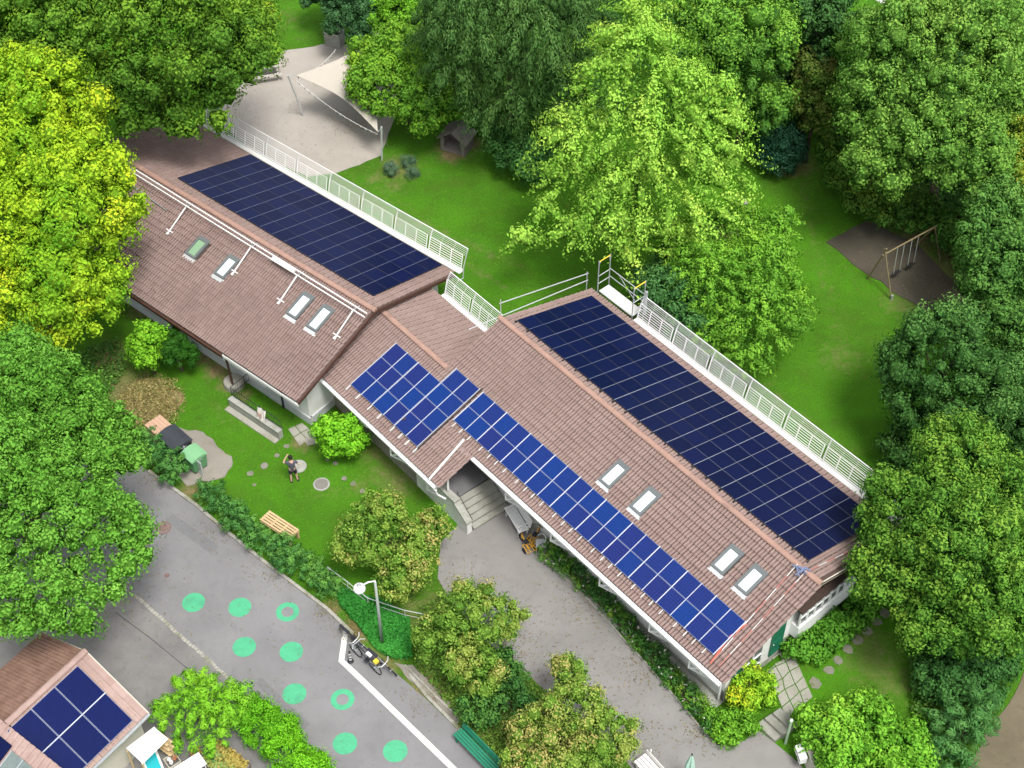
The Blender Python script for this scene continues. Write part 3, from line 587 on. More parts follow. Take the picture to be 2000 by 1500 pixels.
# skylights
def skylight(P, a, b0, b1, glass, tilt=0.):
    t0, t1 = P.t(b0), P.t(b1); w = .29; fr = MB(); gl = MB(); ap = MB()
    o = P.at(a, (t0+t1)/2, .10); ht = (t1-t0)/2
    for sx in (-1, 1): fr.hexa(o+P.x*sx*w, P.x*.06, P.d*ht, P.n*.07)
    for sy in (-1, 1): fr.hexa(o+P.d*sy*(ht-.05), P.x*(w-.061), P.d*.05, P.n*.072)
    fr.hexa(o-P.d*(ht+.06)-P.n*.03, P.x*(w+.06), P.d*.055, P.n*.05)
    f = fr.build('skylight', M['skyframe'], school)
    gl.hexa(o+P.n*.02, P.x*(w-.065), P.d*(ht-.11), P.n*.008); gl.build('pane', glass, f)
    nn = 6; top = []
    for k in range(nn+1):
        x = (-1+2*k/nn)*(w+.09); top += [P.at(a, t1-.01, .075)+P.x*x, P.at(a, t1+.17+.02*(k % 2), .05)+P.x*x]
    ap.add(top, [(2*k, 2*k+1, 2*k+3, 2*k+2) for k in range(nn)]+[(2*k+2, 2*k+3, 2*k+1, 2*k) for k in range(0)]); ap.build('apron_flashing', M['alu'], f)
    return f
for s in SKY_R: skylight(PRF, *s, M['skyglass'])
for k, s in enumerate(SKY_L): f = skylight(PLF, *s, M['greenglass'] if k == 0 else M['skyglass']); f['label'] = 'skylight with green blind' if k == 0 else 'roof skylight'
# right gable: cladding, bay with windows, green doors
b = MB(); b.extr([Rf(18.99, -1.55, 3.25), Rf(18.99, 4.9, 3.25), Rf(18.99, 4.9, zr_(4.9)+.05), Rf(18.99, 0, zr_(0)+.05), Rf(18.99, -1.55, zr_(1.55)+.05)], np.array([*UR, 0])*.08); b.build('gable_cladding', M['brown_wood'], school)
for k in range(11):
    y = -1.4+k*.58; edge('cladding_batten', M['brown_wood'], Rf(19.09, y, 3.25), Rf(19.09, y, zr_(y)), .05, .03, (1, 0, 0))
bx('bay', M['white'], Rf, 18.96, 19.36, -.55, 3.45, 1.25, 2.05)
bx('bay_roof', M['brown_wood'], Rf, 18.95, 19.42, -.65, 3.55, 3.22, 3.30); bx('bay_pier', M['white'], Rf, 18.96, 19.36, 3.25, 3.6, 1.25, 3.0)
def window(F, U, a, b0, b1, z0, z1, out, par=school, nx=2, ny=2, frame=M['white'], gl=M['glass'], along='b', ft=.05):
    "framed window in a wall; out = direction the wall faces"
    def Q(s, z, o=0.): return (F(a, s, z) if along == 'b' else F(s, a, z))+out*o
    f = MB()
    for s in np.linspace(b0, b1, nx+1): f.beam(Q(s, z0, .03), Q(s, z1, .03), ft if 0 < abs(s-b0) < abs(b1-b0) else ft*1.3, .07, out)
    for z in np.linspace(z0, z1, ny+1): f.beam(Q(b0, z, .032), Q(b1, z, .032), .065, ft*.9, (0, 0, 1))
    fo = f.build('window', frame, par)
    for i in range(nx):
        for j in range(ny):
            s0, s1 = b0+(b1-b0)*i/nx, b0+(b1-b0)*(i+1)/nx; y0, y1 = z0+(z1-z0)*j/ny, z0+(z1-z0)*(j+1)/ny
            g = MB(); c = Q((s0+s1)/2, (y0+y1)/2, .012); g.hexa(c, (Q(s1, y0)-Q(s0, y0))/2*.98, np.array([0, 0, (y1-y0)/2*.98]), out*.006); g.build('pane', gl, fo)
    return fo
U3R, V3R, U3L, V3L = [np.array([*q, 0.]) for q in (UR, VR, UL, VL)]
for k in range(6): window(Rf, UR, 19.25, -.5+k*.47, -.07+k*.47, 2.07, 3.2, U3R, nx=1, ny=2)
window(Rf, UR, 19.25, 2.34, 3.2, 2.07, 3.2, U3R, nx=1, ny=1, gl=mat_glass('pale_glass', (.3, .36, .4)))
def door(F, a, b0, b1, z0, z1, out, mat, along='b'):
    def Q(s, z, o=0.): return (F(a, s, z) if along == 'b' else F(s, a, z))+out*o
    b = MB(); b.hexa(Q((b0+b1)/2, (z0+z1)/2, .03), (Q(b1, z0)-Q(b0, z0))/2, np.array([0, 0, (z1-z0)/2]), out*.03)
    for z in (z0+.25, (z0+z1)/2, z1-.2): b.hexa(Q((b0+b1)/2, z, .07), (Q(b1, z0)-Q(b0, z0))/2*.8, np.array([0, 0, .05]), out*.012)
    d = b.build('door', mat, school); b = MB(); b.ball(Q(b0+.1, z0+1.0, .09), .04, 8, 6); b.build('handle', M['steel'], d); return d
door(Rf, 18.96, -1.75, -1.0, .6, 2.75, U3R, M['green_door'])['label'] = 'dark green gable door'
door(Rf, 18.96, -4.0, -3.45, .75, 2.3, U3R, M['green_door'])['label'] = 'dark green window shutter'
window(Rf, UR, 18.96, -3.4, -2.3, .95, 2.3, U3R, nx=2, ny=2)
# front windows and doors under the eaves
for a in (6.2, 8.4, 10.8, 13.2, 15.6): window(Rf, UR, -4.31, a, a+1.3, .9, 2.1, -V3R, nx=2, ny=1, along='a')
for a in (-3.6, -1.2): window(Rf, UR, -6.63, a, a+1.2, 1.0, 1.9, -V3R, nx=2, ny=1, along='a')
window(Lf, UL, -4.21, 12.2, 12.75, 1.2, 2.0, -V3L, nx=1, ny=1, along='a'); door(Lf, -4.21, 10.9, 11.8, .05, 2.1, -V3L, M['render_grey'], 'a')  # the door's grey tone stands for the shade in its opening
for a in (1.0, 3.6, 6.6): window(Lf, UL, -4.21, a, a+1.4, 1.2, 2.2, -V3L, nx=2, ny=1, along='a')
b = MB(); b.tube(Lf(11.95, -4.3, 2.7), Lf(11.95, -4.3, 0), .05); b.build('downpipe', M['black'], school)
b = MB(); b.box(Lf(13.2, -4.24, 1.9), .14, .08, .1, YL-math.pi/2); b.build('wall_lamp', M['steel'], school)
# porch: inner walls and ceiling coloured dark to stand for its shade
bx('wall', M['render'], Rf, .55, 2.0, -6.62, -6.3, -.1, zme+.05)['label'] = 'white wall end beside the porch'
bx('porch_floor', M['porch'], Rf, .6, 4.28, -6.28, -4.3, -.1, .85)
bx('porch_wall', M['brown_wood'], Rf, .61, .7, -6.3, -4.3, .85, 3.1); bx('porch_wall', M['render'], Rf, 2.0, 4.75, -6.75, -6.5, -.1, 1.45)
bx('wall_coping', M['concrete'], Rf, 2.0, 4.8, -6.79, -6.46, 1.45, 1.51)
bx('porch_side_wall', M['brown_wood'], Rf, .7, 4.4, -4.42, -4.31, .85, 3.2)
edge('porch_ceiling', M['brown_wood'], PRF.at(2.4, 4.35/CR, -.2), PRF.at(2.4, 7.1/CR, -.2), 3.6, .03, PRF.n)
for a in (2.6, 3.4, 4.15): b = MB(); b.beam(Rf(a, -6.6, 1.6), Rf(a, -6.6, zme+.1), .09, .09, (1, 0, 0)); b.build('porch_post', M['white'] if a > 4 else M['brown'], school)
b = MB(); b.path([Rf(4.5, -6.38, .85), Rf(4.5, -6.38, 1.65), Rf(5.7, -6.5, .85)], .016, 6); b.build('handrail', M['black'], school)
# entrance steps
steps = thing('entrance_steps', 'grey stone steps rising to the dark covered porch', 'steps', Rf(5, -5.5))
for k in range(5):
    z1 = .85-.17*k; a0 = 4.3+.27*k
    A_, B_, C_, D_ = Rf(a0, -6.36, z1), Rf(a0+.31, -6.46, z1), Rf(a0+.42, -4.42, z1), Rf(a0+.1, -4.42, z1)
    b = MB(); b.prism([A_, B_, C_, D_], .06); b.prism([p-np.array([0, 0, .06]) for p in (A_, B_*.92+A_*.08, C_*.92+D_*.08, D_)], z1-.06+.02); b.build('step', M['step'], steps)
b = MB(); b.extr([Rf(4.6, -6.75, 0), Rf(5.65, -6.8, 0), Rf(5.65, -6.8, .75), Rf(4.6, -6.75, 1.45)], V3R*.26); b.build('cheek_wall', M['render'], steps)
b = MB(); b.extr([Rf(4.55, -6.78, 1.452), Rf(5.68, -6.83, .752), Rf(5.68, -6.83, .81), Rf(4.55, -6.78, 1.51)], V3R*.32); b.build('coping', M['concrete'], steps)
gst = thing('garden_steps', 'three stone steps up to the flagstone patio', 'steps', Rf(21, -3.8))
for k in range(3):
    b = MB(); z = .17*(k+1); b0 = -4.1+.34*k; b.prism([Rf(20.62+.1*k, b0, z), Rf(21.62+.1*k, b0, z), Rf(21.66+.1*k, b0+.4, z), Rf(20.66+.1*k, b0+.4, z)], z+.02); b.build('step', M['step'], gst)
# ------------------------------------------------------------------ solar arrays
def pv_mesh(nm, w, l, glass, frame, fw=.014, th=.035):
    b = MB(); hw, hl = w/2, l/2
    b.hexa((0, 0, 0), (hw-fw, 0, 0), (0, hl-fw, 0), (0, 0, th*.42), 0)
    for s in (-1, 1):
        b.hexa((s*(hw-fw/2), 0, 0), (fw/2, 0, 0), (0, hl, 0), (0, 0, th/2), 1); b.hexa((0, s*(hl-fw/2), 0), (hw-fw, 0, 0), (0, fw/2, 0), (0, 0, th/2), 1)
    me = bpy.data.meshes.new(nm); me.from_pydata(b.v, [], b.f); me.materials.append(glass); me.materials.append(frame); me.polygons.foreach_set('material_index', b.m); me.update(); return me
M['pvframe_b'] = pm('black_anodised', (.03, .032, .045), .4, .1); M['pvframe_s'] = pm('panel_edge', (.22, .25, .36), .4, .1)
def array(name, label, P, a0, t0, nc, nr, w, l, glass, frame, group, rails='thin', skip=None, up=.15, ext=.0):
    root = thing(name, label, 'solar array', P.at(a0+nc*w/2, t0+nr*l/2), group)
    me = pv_mesh('solar_panel', w*P.K-.016, l*P.K-.014, glass, frame)
    for i in range(nc):
        for j in range(nr):
            if skip and skip(i, j): continue
            inst('solar_panel', me, root, P.mat(a0+(i+.5)*w, t0+(j+.5)*l, up+random.gauss(0, .003)) @ Matrix.Rotation(random.gauss(0, .004), 4, 'X') @ Matrix.Rotation(random.gauss(0, .004), 4, 'Y'))
    return root
def rail(root, P, a, t0, t1, w, up, mat, nm='mounting_rail', hh=.03):
    b = MB(); b.hexa(P.at(a, (t0+t1)/2, up), P.x*w/2, P.d*(t1-t0)/2*P.K, P.n*hh/2); return b.build(nm, mat, root)
M['rail'] = pm('rail_aluminium', (.5, .53, .6), .4, .06); M['rail_mid'] = pm('rail_mid', (.22, .24, .30), .5, .2, 3, 8); M['rail_dim'] = pm('rail_dull', (.11, .13, .20), .5, .25, 3, 8)
# right wing, rear: 22 x 5 black
RB = array('solar_array', 'large black solar array on the rear slope of the right wing', PRB, .609, .487, 22, 5, .81, .994, M['pv_dark'], M['pvframe_b'], 'solar arrays')
for i in range(1, 22): rail(RB, PRB, .609+i*.81, .487, .487+4.97, .014 if i % 2 else .024, .168, M['rail_dim'] if i < 7 else M['rail_mid'])
for i in range(23):
    for tt in (.43,): b = MB(); b.hexa(PRB.at(.609+i*.81, tt, .09), PRB.x*.03, PRB.d*.05, PRB.n*.04); b.build('clamp', M['black'], RB)
for j in range(1, 5): b = MB(); b.hexa(PRB.at(.609+17.5*.81, .487+j*.994, .1655), PRB.x*4.5*.81, PRB.d*.005, PRB.n*.006); b.build('seam', M['rail_dim'], RB)
LBA = array('solar_array', 'black solar array on the rear slope of the left wing', PLB, .37, .704, 16, 5, .81, .982, M['pv_dark'], M['pvframe_b'], 'solar arrays')
for i in range(1, 16): rail(LBA, PLB, .37+i*.81, .704, .704+4.91, .017, .168, M['rail_dim'])
# blue arrays on the front
RA = array('solar_array', 'two-row strip of blue solar panels along the right wing eaves', PRF, 2.43, 3.02/CR, 20, 2, .802, .925, M['pv_blue'], M['pvframe_s'], 'solar arrays')
for i in range(0, 21): rail(RA, PRF, 2.43+i*.802, 3.02/CR-.03, 3.02/CR+1.86, .038 if i % 2 == 0 else .02, .172, M['rail'])
for i in range(20):
    for f_ in ((.5,) if i % 3 else (.2, .8)): rail(RA, PRF, 2.43+(i+f_)*.802, 3.02/CR+1.82, 3.02/CR+2.10, .04, .10, M['plank'], 'rail_end')
MA = array('solar_array', 'stepped block of blue solar panels on the middle wing', PRF, -2.74, 3.02/CR, 6, 4, .82, .957, M['pv_blue'], M['pvframe_s'], 'solar arrays', skip=lambda i, j: i < 4 and j == 0)
for i in range(0, 7):
    ts = 3.02/CR+(0 if i >= 4 else .957)
    for o in ((-.022, .022) if i in (2, 4) else (0,)): rail(MA, PRF, -2.74+i*.82+o, ts-.03, 3.02/CR+4*.957+.02, .016 if i in (2, 4) else .022, .172, M['rail'])
for a in (-2.75, -2.0, -1.12, -.42, .55, 1.12, 1.62, 2.2): rail(MA, PRF, a, 3.02/CR+3.84, 3.02/CR+4.14, .055, .10, M['plank'], 'rail_end')
b = MB(); b.path([PRF.at(2.23, 3.05, .14), PRF.at(2.26, 4.2, .12), PRF.at(2.24, 5.6, .13), PRF.at(2.25, 7.05, .12)], .03, 6); b.build('cable_duct', M['black'], MA)

# ------------------------------------------------------------------ roof edge protection
def barrier(name, label, F, b0, zb, a0, a1, bay, out=1, group='guard rails along the rear eaves'):
    "white walk board, ladder-like panels and a net of bars leaning outwards"
    root = thing(name, label, 'guard rail', F(a0, b0, zb-.3), group)
    n = max(1, round((a1-a0)/bay)); bw = (a1-a0)/n
    for i in range(n):
        s0, s1 = a0+i*bw, a0+(i+1)*bw
        b = MB(); b.beam(F(s0+.01, b0, zb), F(s1-.01, b0, zb), .28, .05); b.build('deck_board', M['plank'], root)
        b = MB(); b.beam(F(s0+.01, b0+.12, zb+.08), F(s1-.01, b0+.12, zb+.08), .03, .1); b.build('toe_board', M['white'], root)
        b = MB()
        for z in np.linspace(.22, .76, 5): b.tube(F(s0+.05, b0+.1+.2*z, zb+z), F(s1-.12, b0+.1+.2*z, zb+z), .018, n=6)
        for s in np.linspace(s0+.05, s1-.12, 4): b.tube(F(s, b0+.12, zb+.1), F(s, b0+.28, zb+.88), .028, n=6)
        b.tube(F(s0+.05, b0+.28, zb+.88), F(s1-.12, b0+.28, zb+.88), .02, n=6); b.build('ladder_panel', M['white'], root)
        b = MB()
        for k in range(4): b.tube(F(s0, b0+.33+.05*k, zb+.9+.07*k), F(s1, b0+.33+.05*k, zb+.9+.07*k), .009, n=5)
        for s in np.linspace(s0, s1, 4)[:-1]: b.tube(F(s, b0+.32, zb+.88), F(s, b0+.54, zb+1.16), .005, n=5)
        b.tube(F(s0, b0+.54, zb+1.17), F(s1, b0+.54, zb+1.17), .026, n=6); b.build('net_panel', M['white'], root)
    for i in range(n+1):
        s = a0+i*bw; b = MB(); b.path([F(s, b0+.1, zb-.5), F(s, b0+.2, zb+.3), F(s, b0+.54, zb+1.18)], .024, 8); b.tube(F(s, b0+.1, zb-.5), F(s, b0-.25, zb-.35), .02); b.build('post', M['alu'], root)
    return root
barrier('guard_rail', 'white guard rail along the rear eaves of the left wing', Lf, 5.68, ZL-5.45*KL*TL+.02, -3.4, 14.25, 2.2)
barrier('guard_rail', 'short white guard rail behind the middle wing', Rf, .25, ZR-3.25*TR-3.32*TR+.02, -4.6, -.75, 1.92)
barrier('guard_rail', 'longest white guard rail along the rear eaves of the right wing', Rf, 5.95, ZR-5.75*TR+.02, 2.9, 19.2, 2.33)
# scaffold bay with deck at the rear left corner of the right wing
sc = thing('scaffold_bay', 'scaffold platform with yellow top bar at the rear corner of the right wing', 'scaffold', Rf(1.6, 6.3, 0))
zb = ZR-5.75*TR+.05
for a in (.35, 2.75):
    for bb in (5.9, 6.65): b = MB(); b.tube(Rf(a, bb, .3), Rf(a, bb, zb+1.95), .028); b.build('standard', M['steel'], sc)
    b = MB(); b.tube(Rf(a, 5.9, zb+1.9), Rf(a, 6.65, zb+1.9), .03); b.build('top_bar', M['yellow'], sc)
    for z in (.45, .95): b = MB(); b.tube(Rf(a, 5.9, zb+z), Rf(a, 6.65, zb+z), .02); b.build('ledger', M['alu'], sc)
    for s, bb in ((1, 5.9), (-1, 6.65)): b = MB(); b.path([Rf(a, bb+s*.22, zb+1.9), Rf(a, bb+s*.04, zb+1.8), Rf(a, bb+s*.01, zb+1.5)], .014, 6); b.build('brace', M['alu'], sc)
b = MB(); b.prism([Rf(.4, 5.95, zb), Rf(2.7, 5.95, zb), Rf(2.7, 6.6, zb), Rf(.4, 6.6, zb)], .06); b.build('deck', M['plank'], sc)
for z in (.5, 1.0): b = MB(); b.tube(Rf(.35, 6.68, zb+z), Rf(2.75, 6.68, zb+z), .02); b.build('guard_bar', M['alu'], sc)
b = MB(); b.tube(Rf(.9, 6.7, zb+1.0), Rf(2.1, 6.7, zb+.1), .014); b.build('diagonal_brace', M['alu'], sc)
b = MB(); b.beam(Rf(3.0, 6.5, zb+.0), Rf(3.0, 6.5, zb+1.5), .12, .12, (1, 0, 0)); b.build('hoist_post', M['steel'], sc)
# verge rail on the left gable of the right wing
vr = thing('verge_rail', 'two-bar guard rail on posts over the left gable edge', 'guard rail', Rf(-.1, 0, ZR))
for bb, hh in ((.15, 1.05), (5.6, 1.1)): z = ZR-bb*TR; b = MB(); b.tube(Rf(-.12, bb, z-.1), Rf(-.12, bb, z+hh), .022); b.build('post', M['alu'], vr)
for k, (z0, bs) in enumerate(((.78, .1), (.33, -1.75))):
    b = MB(); b.tube(Rf(-.14, bs, ZR-.0*TR+z0+(.55*0 if k == 0 else .0)), Rf(-.14, 5.7, ZR-5.6*TR+z0+.15), .026); b.build('bar', M['alu'], vr)
# safety tubes on the left wing, just below the ridge
sr = thing('roof_safety_rail', 'pair of white tubes with T-shaped arms below the left wing ridge', 'guard rail', Lf(6, -.7, ZL))
for t, up in ((.42, .42), (.60, .36)): b = MB(); b.tube(PLF.at(-1.5, t-.1, up+.05), PLF.at(14.1, t+.0, up), .033); b.build('tube', M['white'], sr)
b = MB(); b.hexa(PLF.at(9.0, .52, .46), PLF.x*.75, PLF.d*.11, PLF.n*.03); b.build('walk_board', M['plank'], sr)
for a in (2.55, 6.95, 9.95, 13.45):
    b = MB(); b.tube(PLF.at(a-.05, .55, .36), PLF.at(a, 2.0, .12), .035); b.build('arm', M['white'], sr)
    b = MB(); b.tube(PLF.at(a-.22, 1.93, .12), PLF.at(a+.22, 1.93, .12), .03); b.hexa(PLF.at(a, 2.08, .11), PLF.x*.05, PLF.d*.07, PLF.n*.04); b.build('cross_foot', M['white'], sr)
    b = MB(); b.tube(PLF.at(a-.1, .2, .06), PLF.at(a-.02, .62, .40), .022); b.tube(PLF.at(a-.12, .45, .06), PLF.at(a-.05, .45, .55), .018); b.build('support', M['alu'], sr)
b = MB(); b.tube(PLF.at(-1., 1.0, .12), PLF.at(1.6, 1.15, .12), .022); b.build('loose_tube', M['steel'], sr)
# red and white striped poles lying along the right gable
def striped(name, label, pts, n, r, group):
    root = thing(name, label, 'barrier pole', pts[0], group); pts = [np.asarray(p) for p in pts]; A, B_ = pts
    for k in range(n): b = MB(); b.tube(A+(B_-A)*k/n, A+(B_-A)*(k+1)/n, r, n=6); b.build('white_band' if k % 2 else 'red_band', M['plank'] if k % 2 else M['redpink'], root)
    return root
striped('barrier_pole', 'outer red and white striped pole lying on the right gable slope', [PRF.at(18.95, 5.2, .12), PRF.at(18.75, -.0, .14)], 8, .018, 'striped poles on the right gable')
striped('barrier_pole', 'inner red and white striped pole lying beside the last blue panels', [PRF.at(18.62, 5.3, .12), PRF.at(18.3, .0, .14)], 8, .02, 'striped poles on the right gable')
striped('barrier_pole', 'white and red pole lying across the rear gable slope', [PRB.at(18.8, .1, .12), PRB.at(19.0, 3.8, .12)], 7, .018, 'striped poles on the right gable')
b = MB(); pts = [PRF.at(18.55, 3.2, .13), PRF.at(18.42, 4.0, .14), PRF.at(18.5, 4.6, .13), PRF.at(18.62, 5.35, .12)]; b.path(pts, .03, 6)
tag(b.build('ratchet_strap', M['red'], org=pts[0]), 'dark red strap tied at the end of the blue strip', 'strap')
b = MB()
for k in range(6): c = PRF.at(18.6+.1*random.random(), .0+.25*random.random(), .18); b.path([c, c+np.array([random.uniform(-.3, .3), random.uniform(-.3, .3), .06]), c+np.array([random.uniform(-.4, .4), random.uniform(-.4, .4), .02])], .03, 6)
M['bluegrey'] = pm('blue_grey_cloth', (.16, .2, .32), .8, .2)
tag(b.build('tangled_rope', M['bluegrey'], org=PRF.at(18.6, 0, .1)), 'bundle of blue grey rope at the end of the right ridge', 'rope')
# ------------------------------------------------------------------ foliage
def unit(v): return v/np.maximum(np.linalg.norm(v, axis=-1, keepdims=True), 1e-9)
def leaf_mesh(name, P, Nn, size, col, mat, parent=None, org=None, asp=.6, axis=None):
    n = len(P); Nn = unit(Nn); t = rng.normal(size=(n, 3)) if axis is None else axis+rng.normal(size=(n, 3))*.35
    t = unit(t-Nn*np.sum(t*Nn, 1, keepdims=True)); s = np.cross(Nn, t); size = np.asarray(size).reshape(-1, 1)*np.ones((n, 1))
    fold = Nn*size*rng.uniform(.02, .22, (n, 1))
    V = np.stack([P-t*size*.5, P+s*size*asp*.5+fold-t*size*.08, P+t*size*.55-fold*.6, P-s*size*asp*.5+fold-t*size*.08], 1).reshape(-1, 3)
    o = ORG[parent.name] if parent is not None else np.asarray(org, float)
    me = bpy.data.meshes.new(name); me.vertices.add(4*n); me.vertices.foreach_set('co', (V-o).astype(np.float32).ravel())
    me.loops.add(4*n); me.loops.foreach_set('vertex_index', np.arange(4*n, dtype=np.int32))
    me.polygons.add(n); me.polygons.foreach_set('loop_start', np.arange(0, 4*n, 4, dtype=np.int32))
    me.update(calc_edges=True)
    ca = np.ones((4*n, 4), np.float32); ca[:, :3] = np.repeat(col, 4, 0)
    me.attributes.new('lc', 'FLOAT_COLOR', 'POINT').data.foreach_set('color', ca.ravel())
    me.materials.append(mat); return link(name, me, parent, o)
def lf_noise(P, s, seed):
    r = np.random.default_rng(seed); out = np.zeros(len(P))
    for k in range(5):
        d = unit(r.normal(size=3))*s*(1+.6*k); out += np.sin(P@d+r.uniform(0, 6.28))/(1+.5*k)
    return out/2.6
LG = 1.85
def cols(pal, t, n, var=.16):
    pal = np.array(pal)*LG; t = np.clip(t, 0, .9999)*(len(pal)-1); i = t.astype(int); f = (t-i)[:, None]
    c = pal[i]*(1-f)+pal[np.minimum(i+1, len(pal)-1)]*f
    return np.clip(c*rng.uniform(1-var, 1+var, (n, 1))*rng.uniform(.93, 1.07, (n, 3)), 0, 1)
NLEAF = [0]; CORES = []
def cloud(lobes, pal, clump=.62, dens=1.1, lpc=105, leaf=.2, zmin=-.45, spray=0., droop=0., seed=1, tbias=0., fill=.2, tscale=.35, up=.15, spread=.35, gap=1.28, rough=.3):
    "leaf domes (clumps) spaced over the lobes' shells, dark gaps between them, loose leaves deeper inside"
    lpc = lpc*1.6; leaf = leaf*.95; fill = fill*.8; CORES.clear()
    Ps, Ns, Ts = [], [], []; ACC = np.zeros((0, 3))
    for li, (c, r) in enumerate(lobes):
        rm = float(np.mean(r)); n = int(dens*9*4*math.pi*rm*rm*.75/(clump*clump*1.9))+12
        d = unit(rng.normal(size=(n, 3))); d = d[d[:, 2] > zmin]
        rad = .97+.09*lf_noise(d*2.3, 1.6, seed+li)+rng.uniform(-rough, .06, len(d)); cc = c+d*np.maximum(r-clump*.2, r*.5)*rad[:, None]
        keep = np.ones(len(d), bool)
        for lj, (c2, r2) in enumerate(lobes):
            if lj != li: keep &= (np.sum(((cc-c2)/(np.maximum(r2-clump*.2, r2*.5)*.86))**2, 1) > 1)
        d, cc = d[keep], cc[keep]; sel = []; md = (clump*gap/dens**.5)**2
        for k in range(len(d)):
            if len(ACC) == 0 or np.min(np.sum((ACC-cc[k])**2, 1)) > md*(.7 if rng.uniform() < .25 else 1.): sel.append(k); ACC = np.vstack([ACC, cc[k]])
        for k in sel:
            cr = clump*rng.uniform(.55, 1.35); m = max(8, int(lpc*(cr/clump)**2*rng.uniform(.85, 1.15)))
            nr = unit(d[k]*.6+np.array([0, 0, .7])+rng.normal(size=3)*.12)
            g = unit(rng.normal(size=(int(m*1.7), 3))); g = g[g@nr > -.22][:m]; m = len(g)
            lump = 1+.16*np.sin(g@(unit(rng.normal(size=3))*7)+rng.uniform(0, 6))+.10*np.sin(g@(unit(rng.normal(size=3))*11))
            q = g*lump[:, None]*np.where(rng.uniform(size=(m, 1)) < .22, rng.uniform(.3, .75, (m, 1)), rng.uniform(.7, 1.12, (m, 1)))
            if spray:
                ax = unit(d[k]*np.array([1, 1, .1])+rng.normal(size=3)*.2-np.array([0, 0, droop*.8])); al = q@ax; q = q*.55+np.outer(al, ax)*spray; q[:, 2] -= droop*.35*np.maximum(al, 0)**2
            p = cc[k]+q*cr; CORES.append((cc[k]-nr*cr*.12, cr*(.66 if not spray else .4), None if not spray else ax, rng.uniform(-spread*.5, spread*.5)))
            Ps.append(p); Ns.append(g+np.array([0, 0, up])+rng.normal(size=(m, 3))*.2)
            Ts.append(np.full(m, rng.uniform(-spread*.5, spread*.5))+rng.uniform(-.06, .06, m)+.2*(g[:, 2]-.3))  # leaves on dome tops coloured lighter, as if lit from above
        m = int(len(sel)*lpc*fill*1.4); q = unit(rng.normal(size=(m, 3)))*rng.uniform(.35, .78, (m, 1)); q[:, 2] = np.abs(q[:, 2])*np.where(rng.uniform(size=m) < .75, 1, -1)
        Ps.append(c+q*np.maximum(r-clump*.4, r*.5)); Ns.append(q+rng.normal(size=(m, 3))*.6); Ts.append(rng.uniform(-.45, -.1, m))  # inside leaves take darker tones, crown shade put into their colour
    P, N_, T = np.concatenate(Ps), np.concatenate(Ns), np.concatenate(Ts)
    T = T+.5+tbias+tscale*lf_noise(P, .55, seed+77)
    NLEAF[0] += len(P)
    return P, N_, leaf*rng.uniform(.55, 1.25, len(P)), cols(pal, T, len(P), .1)
def lobe(px, py, z, rpx, kz=1.):
    c = G(px, py, z); r = rpx/pxm(c); return (c, np.array([r, r, r*kz]))
_st = [(math.pi*i/5, 2*math.pi*k/7) for i in range(6) for k in range(7)]
SPH = np.array([(math.sin(t)*math.cos(p_), math.sin(t)*math.sin(p_), math.cos(t)) for t, p_ in _st]); SPF = np.array([(i*7+k, (i+1)*7+k, (i+1)*7+(k+1) % 7, i*7+(k+1) % 7) for i in range(5) for k in range(7)])
def core_mesh(cores, pal, tb, parent, zg):
    "inner leafage as opaque cores, added to block light and coloured darker for shade"
    V, C_ = [], []; pal = np.array(pal); cores = [q for q in cores if q[1] > .17]
    for c, r_, ax, t in cores:
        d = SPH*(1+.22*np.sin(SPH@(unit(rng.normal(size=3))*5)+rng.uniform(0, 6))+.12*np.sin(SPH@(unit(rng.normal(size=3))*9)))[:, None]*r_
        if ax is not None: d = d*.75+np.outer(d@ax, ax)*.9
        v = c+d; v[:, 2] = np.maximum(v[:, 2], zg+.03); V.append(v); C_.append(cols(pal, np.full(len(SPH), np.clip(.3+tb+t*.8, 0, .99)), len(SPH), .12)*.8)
    if not V: return None
    V = np.concatenate(V); C_ = np.concatenate(C_); F = (SPF[None]+(np.arange(len(cores))*len(SPH))[:, None, None]).reshape(-1, 4); o = ORG[parent.name]
    me = bpy.data.meshes.new('foliage_shade_core'); me.from_pydata((V-o).tolist(), [], F.tolist()); ca = np.ones((len(V), 4), np.float32); ca[:, :3] = C_
    me.attributes.new('lc', 'FLOAT_COLOR', 'POINT').data.foreach_set('color', ca.ravel()); me.polygons.foreach_set('use_smooth', [True]*len(F)); me.materials.append(M['leafmass']); me.update()
    return link('foliage_shade_core', me, parent, o)
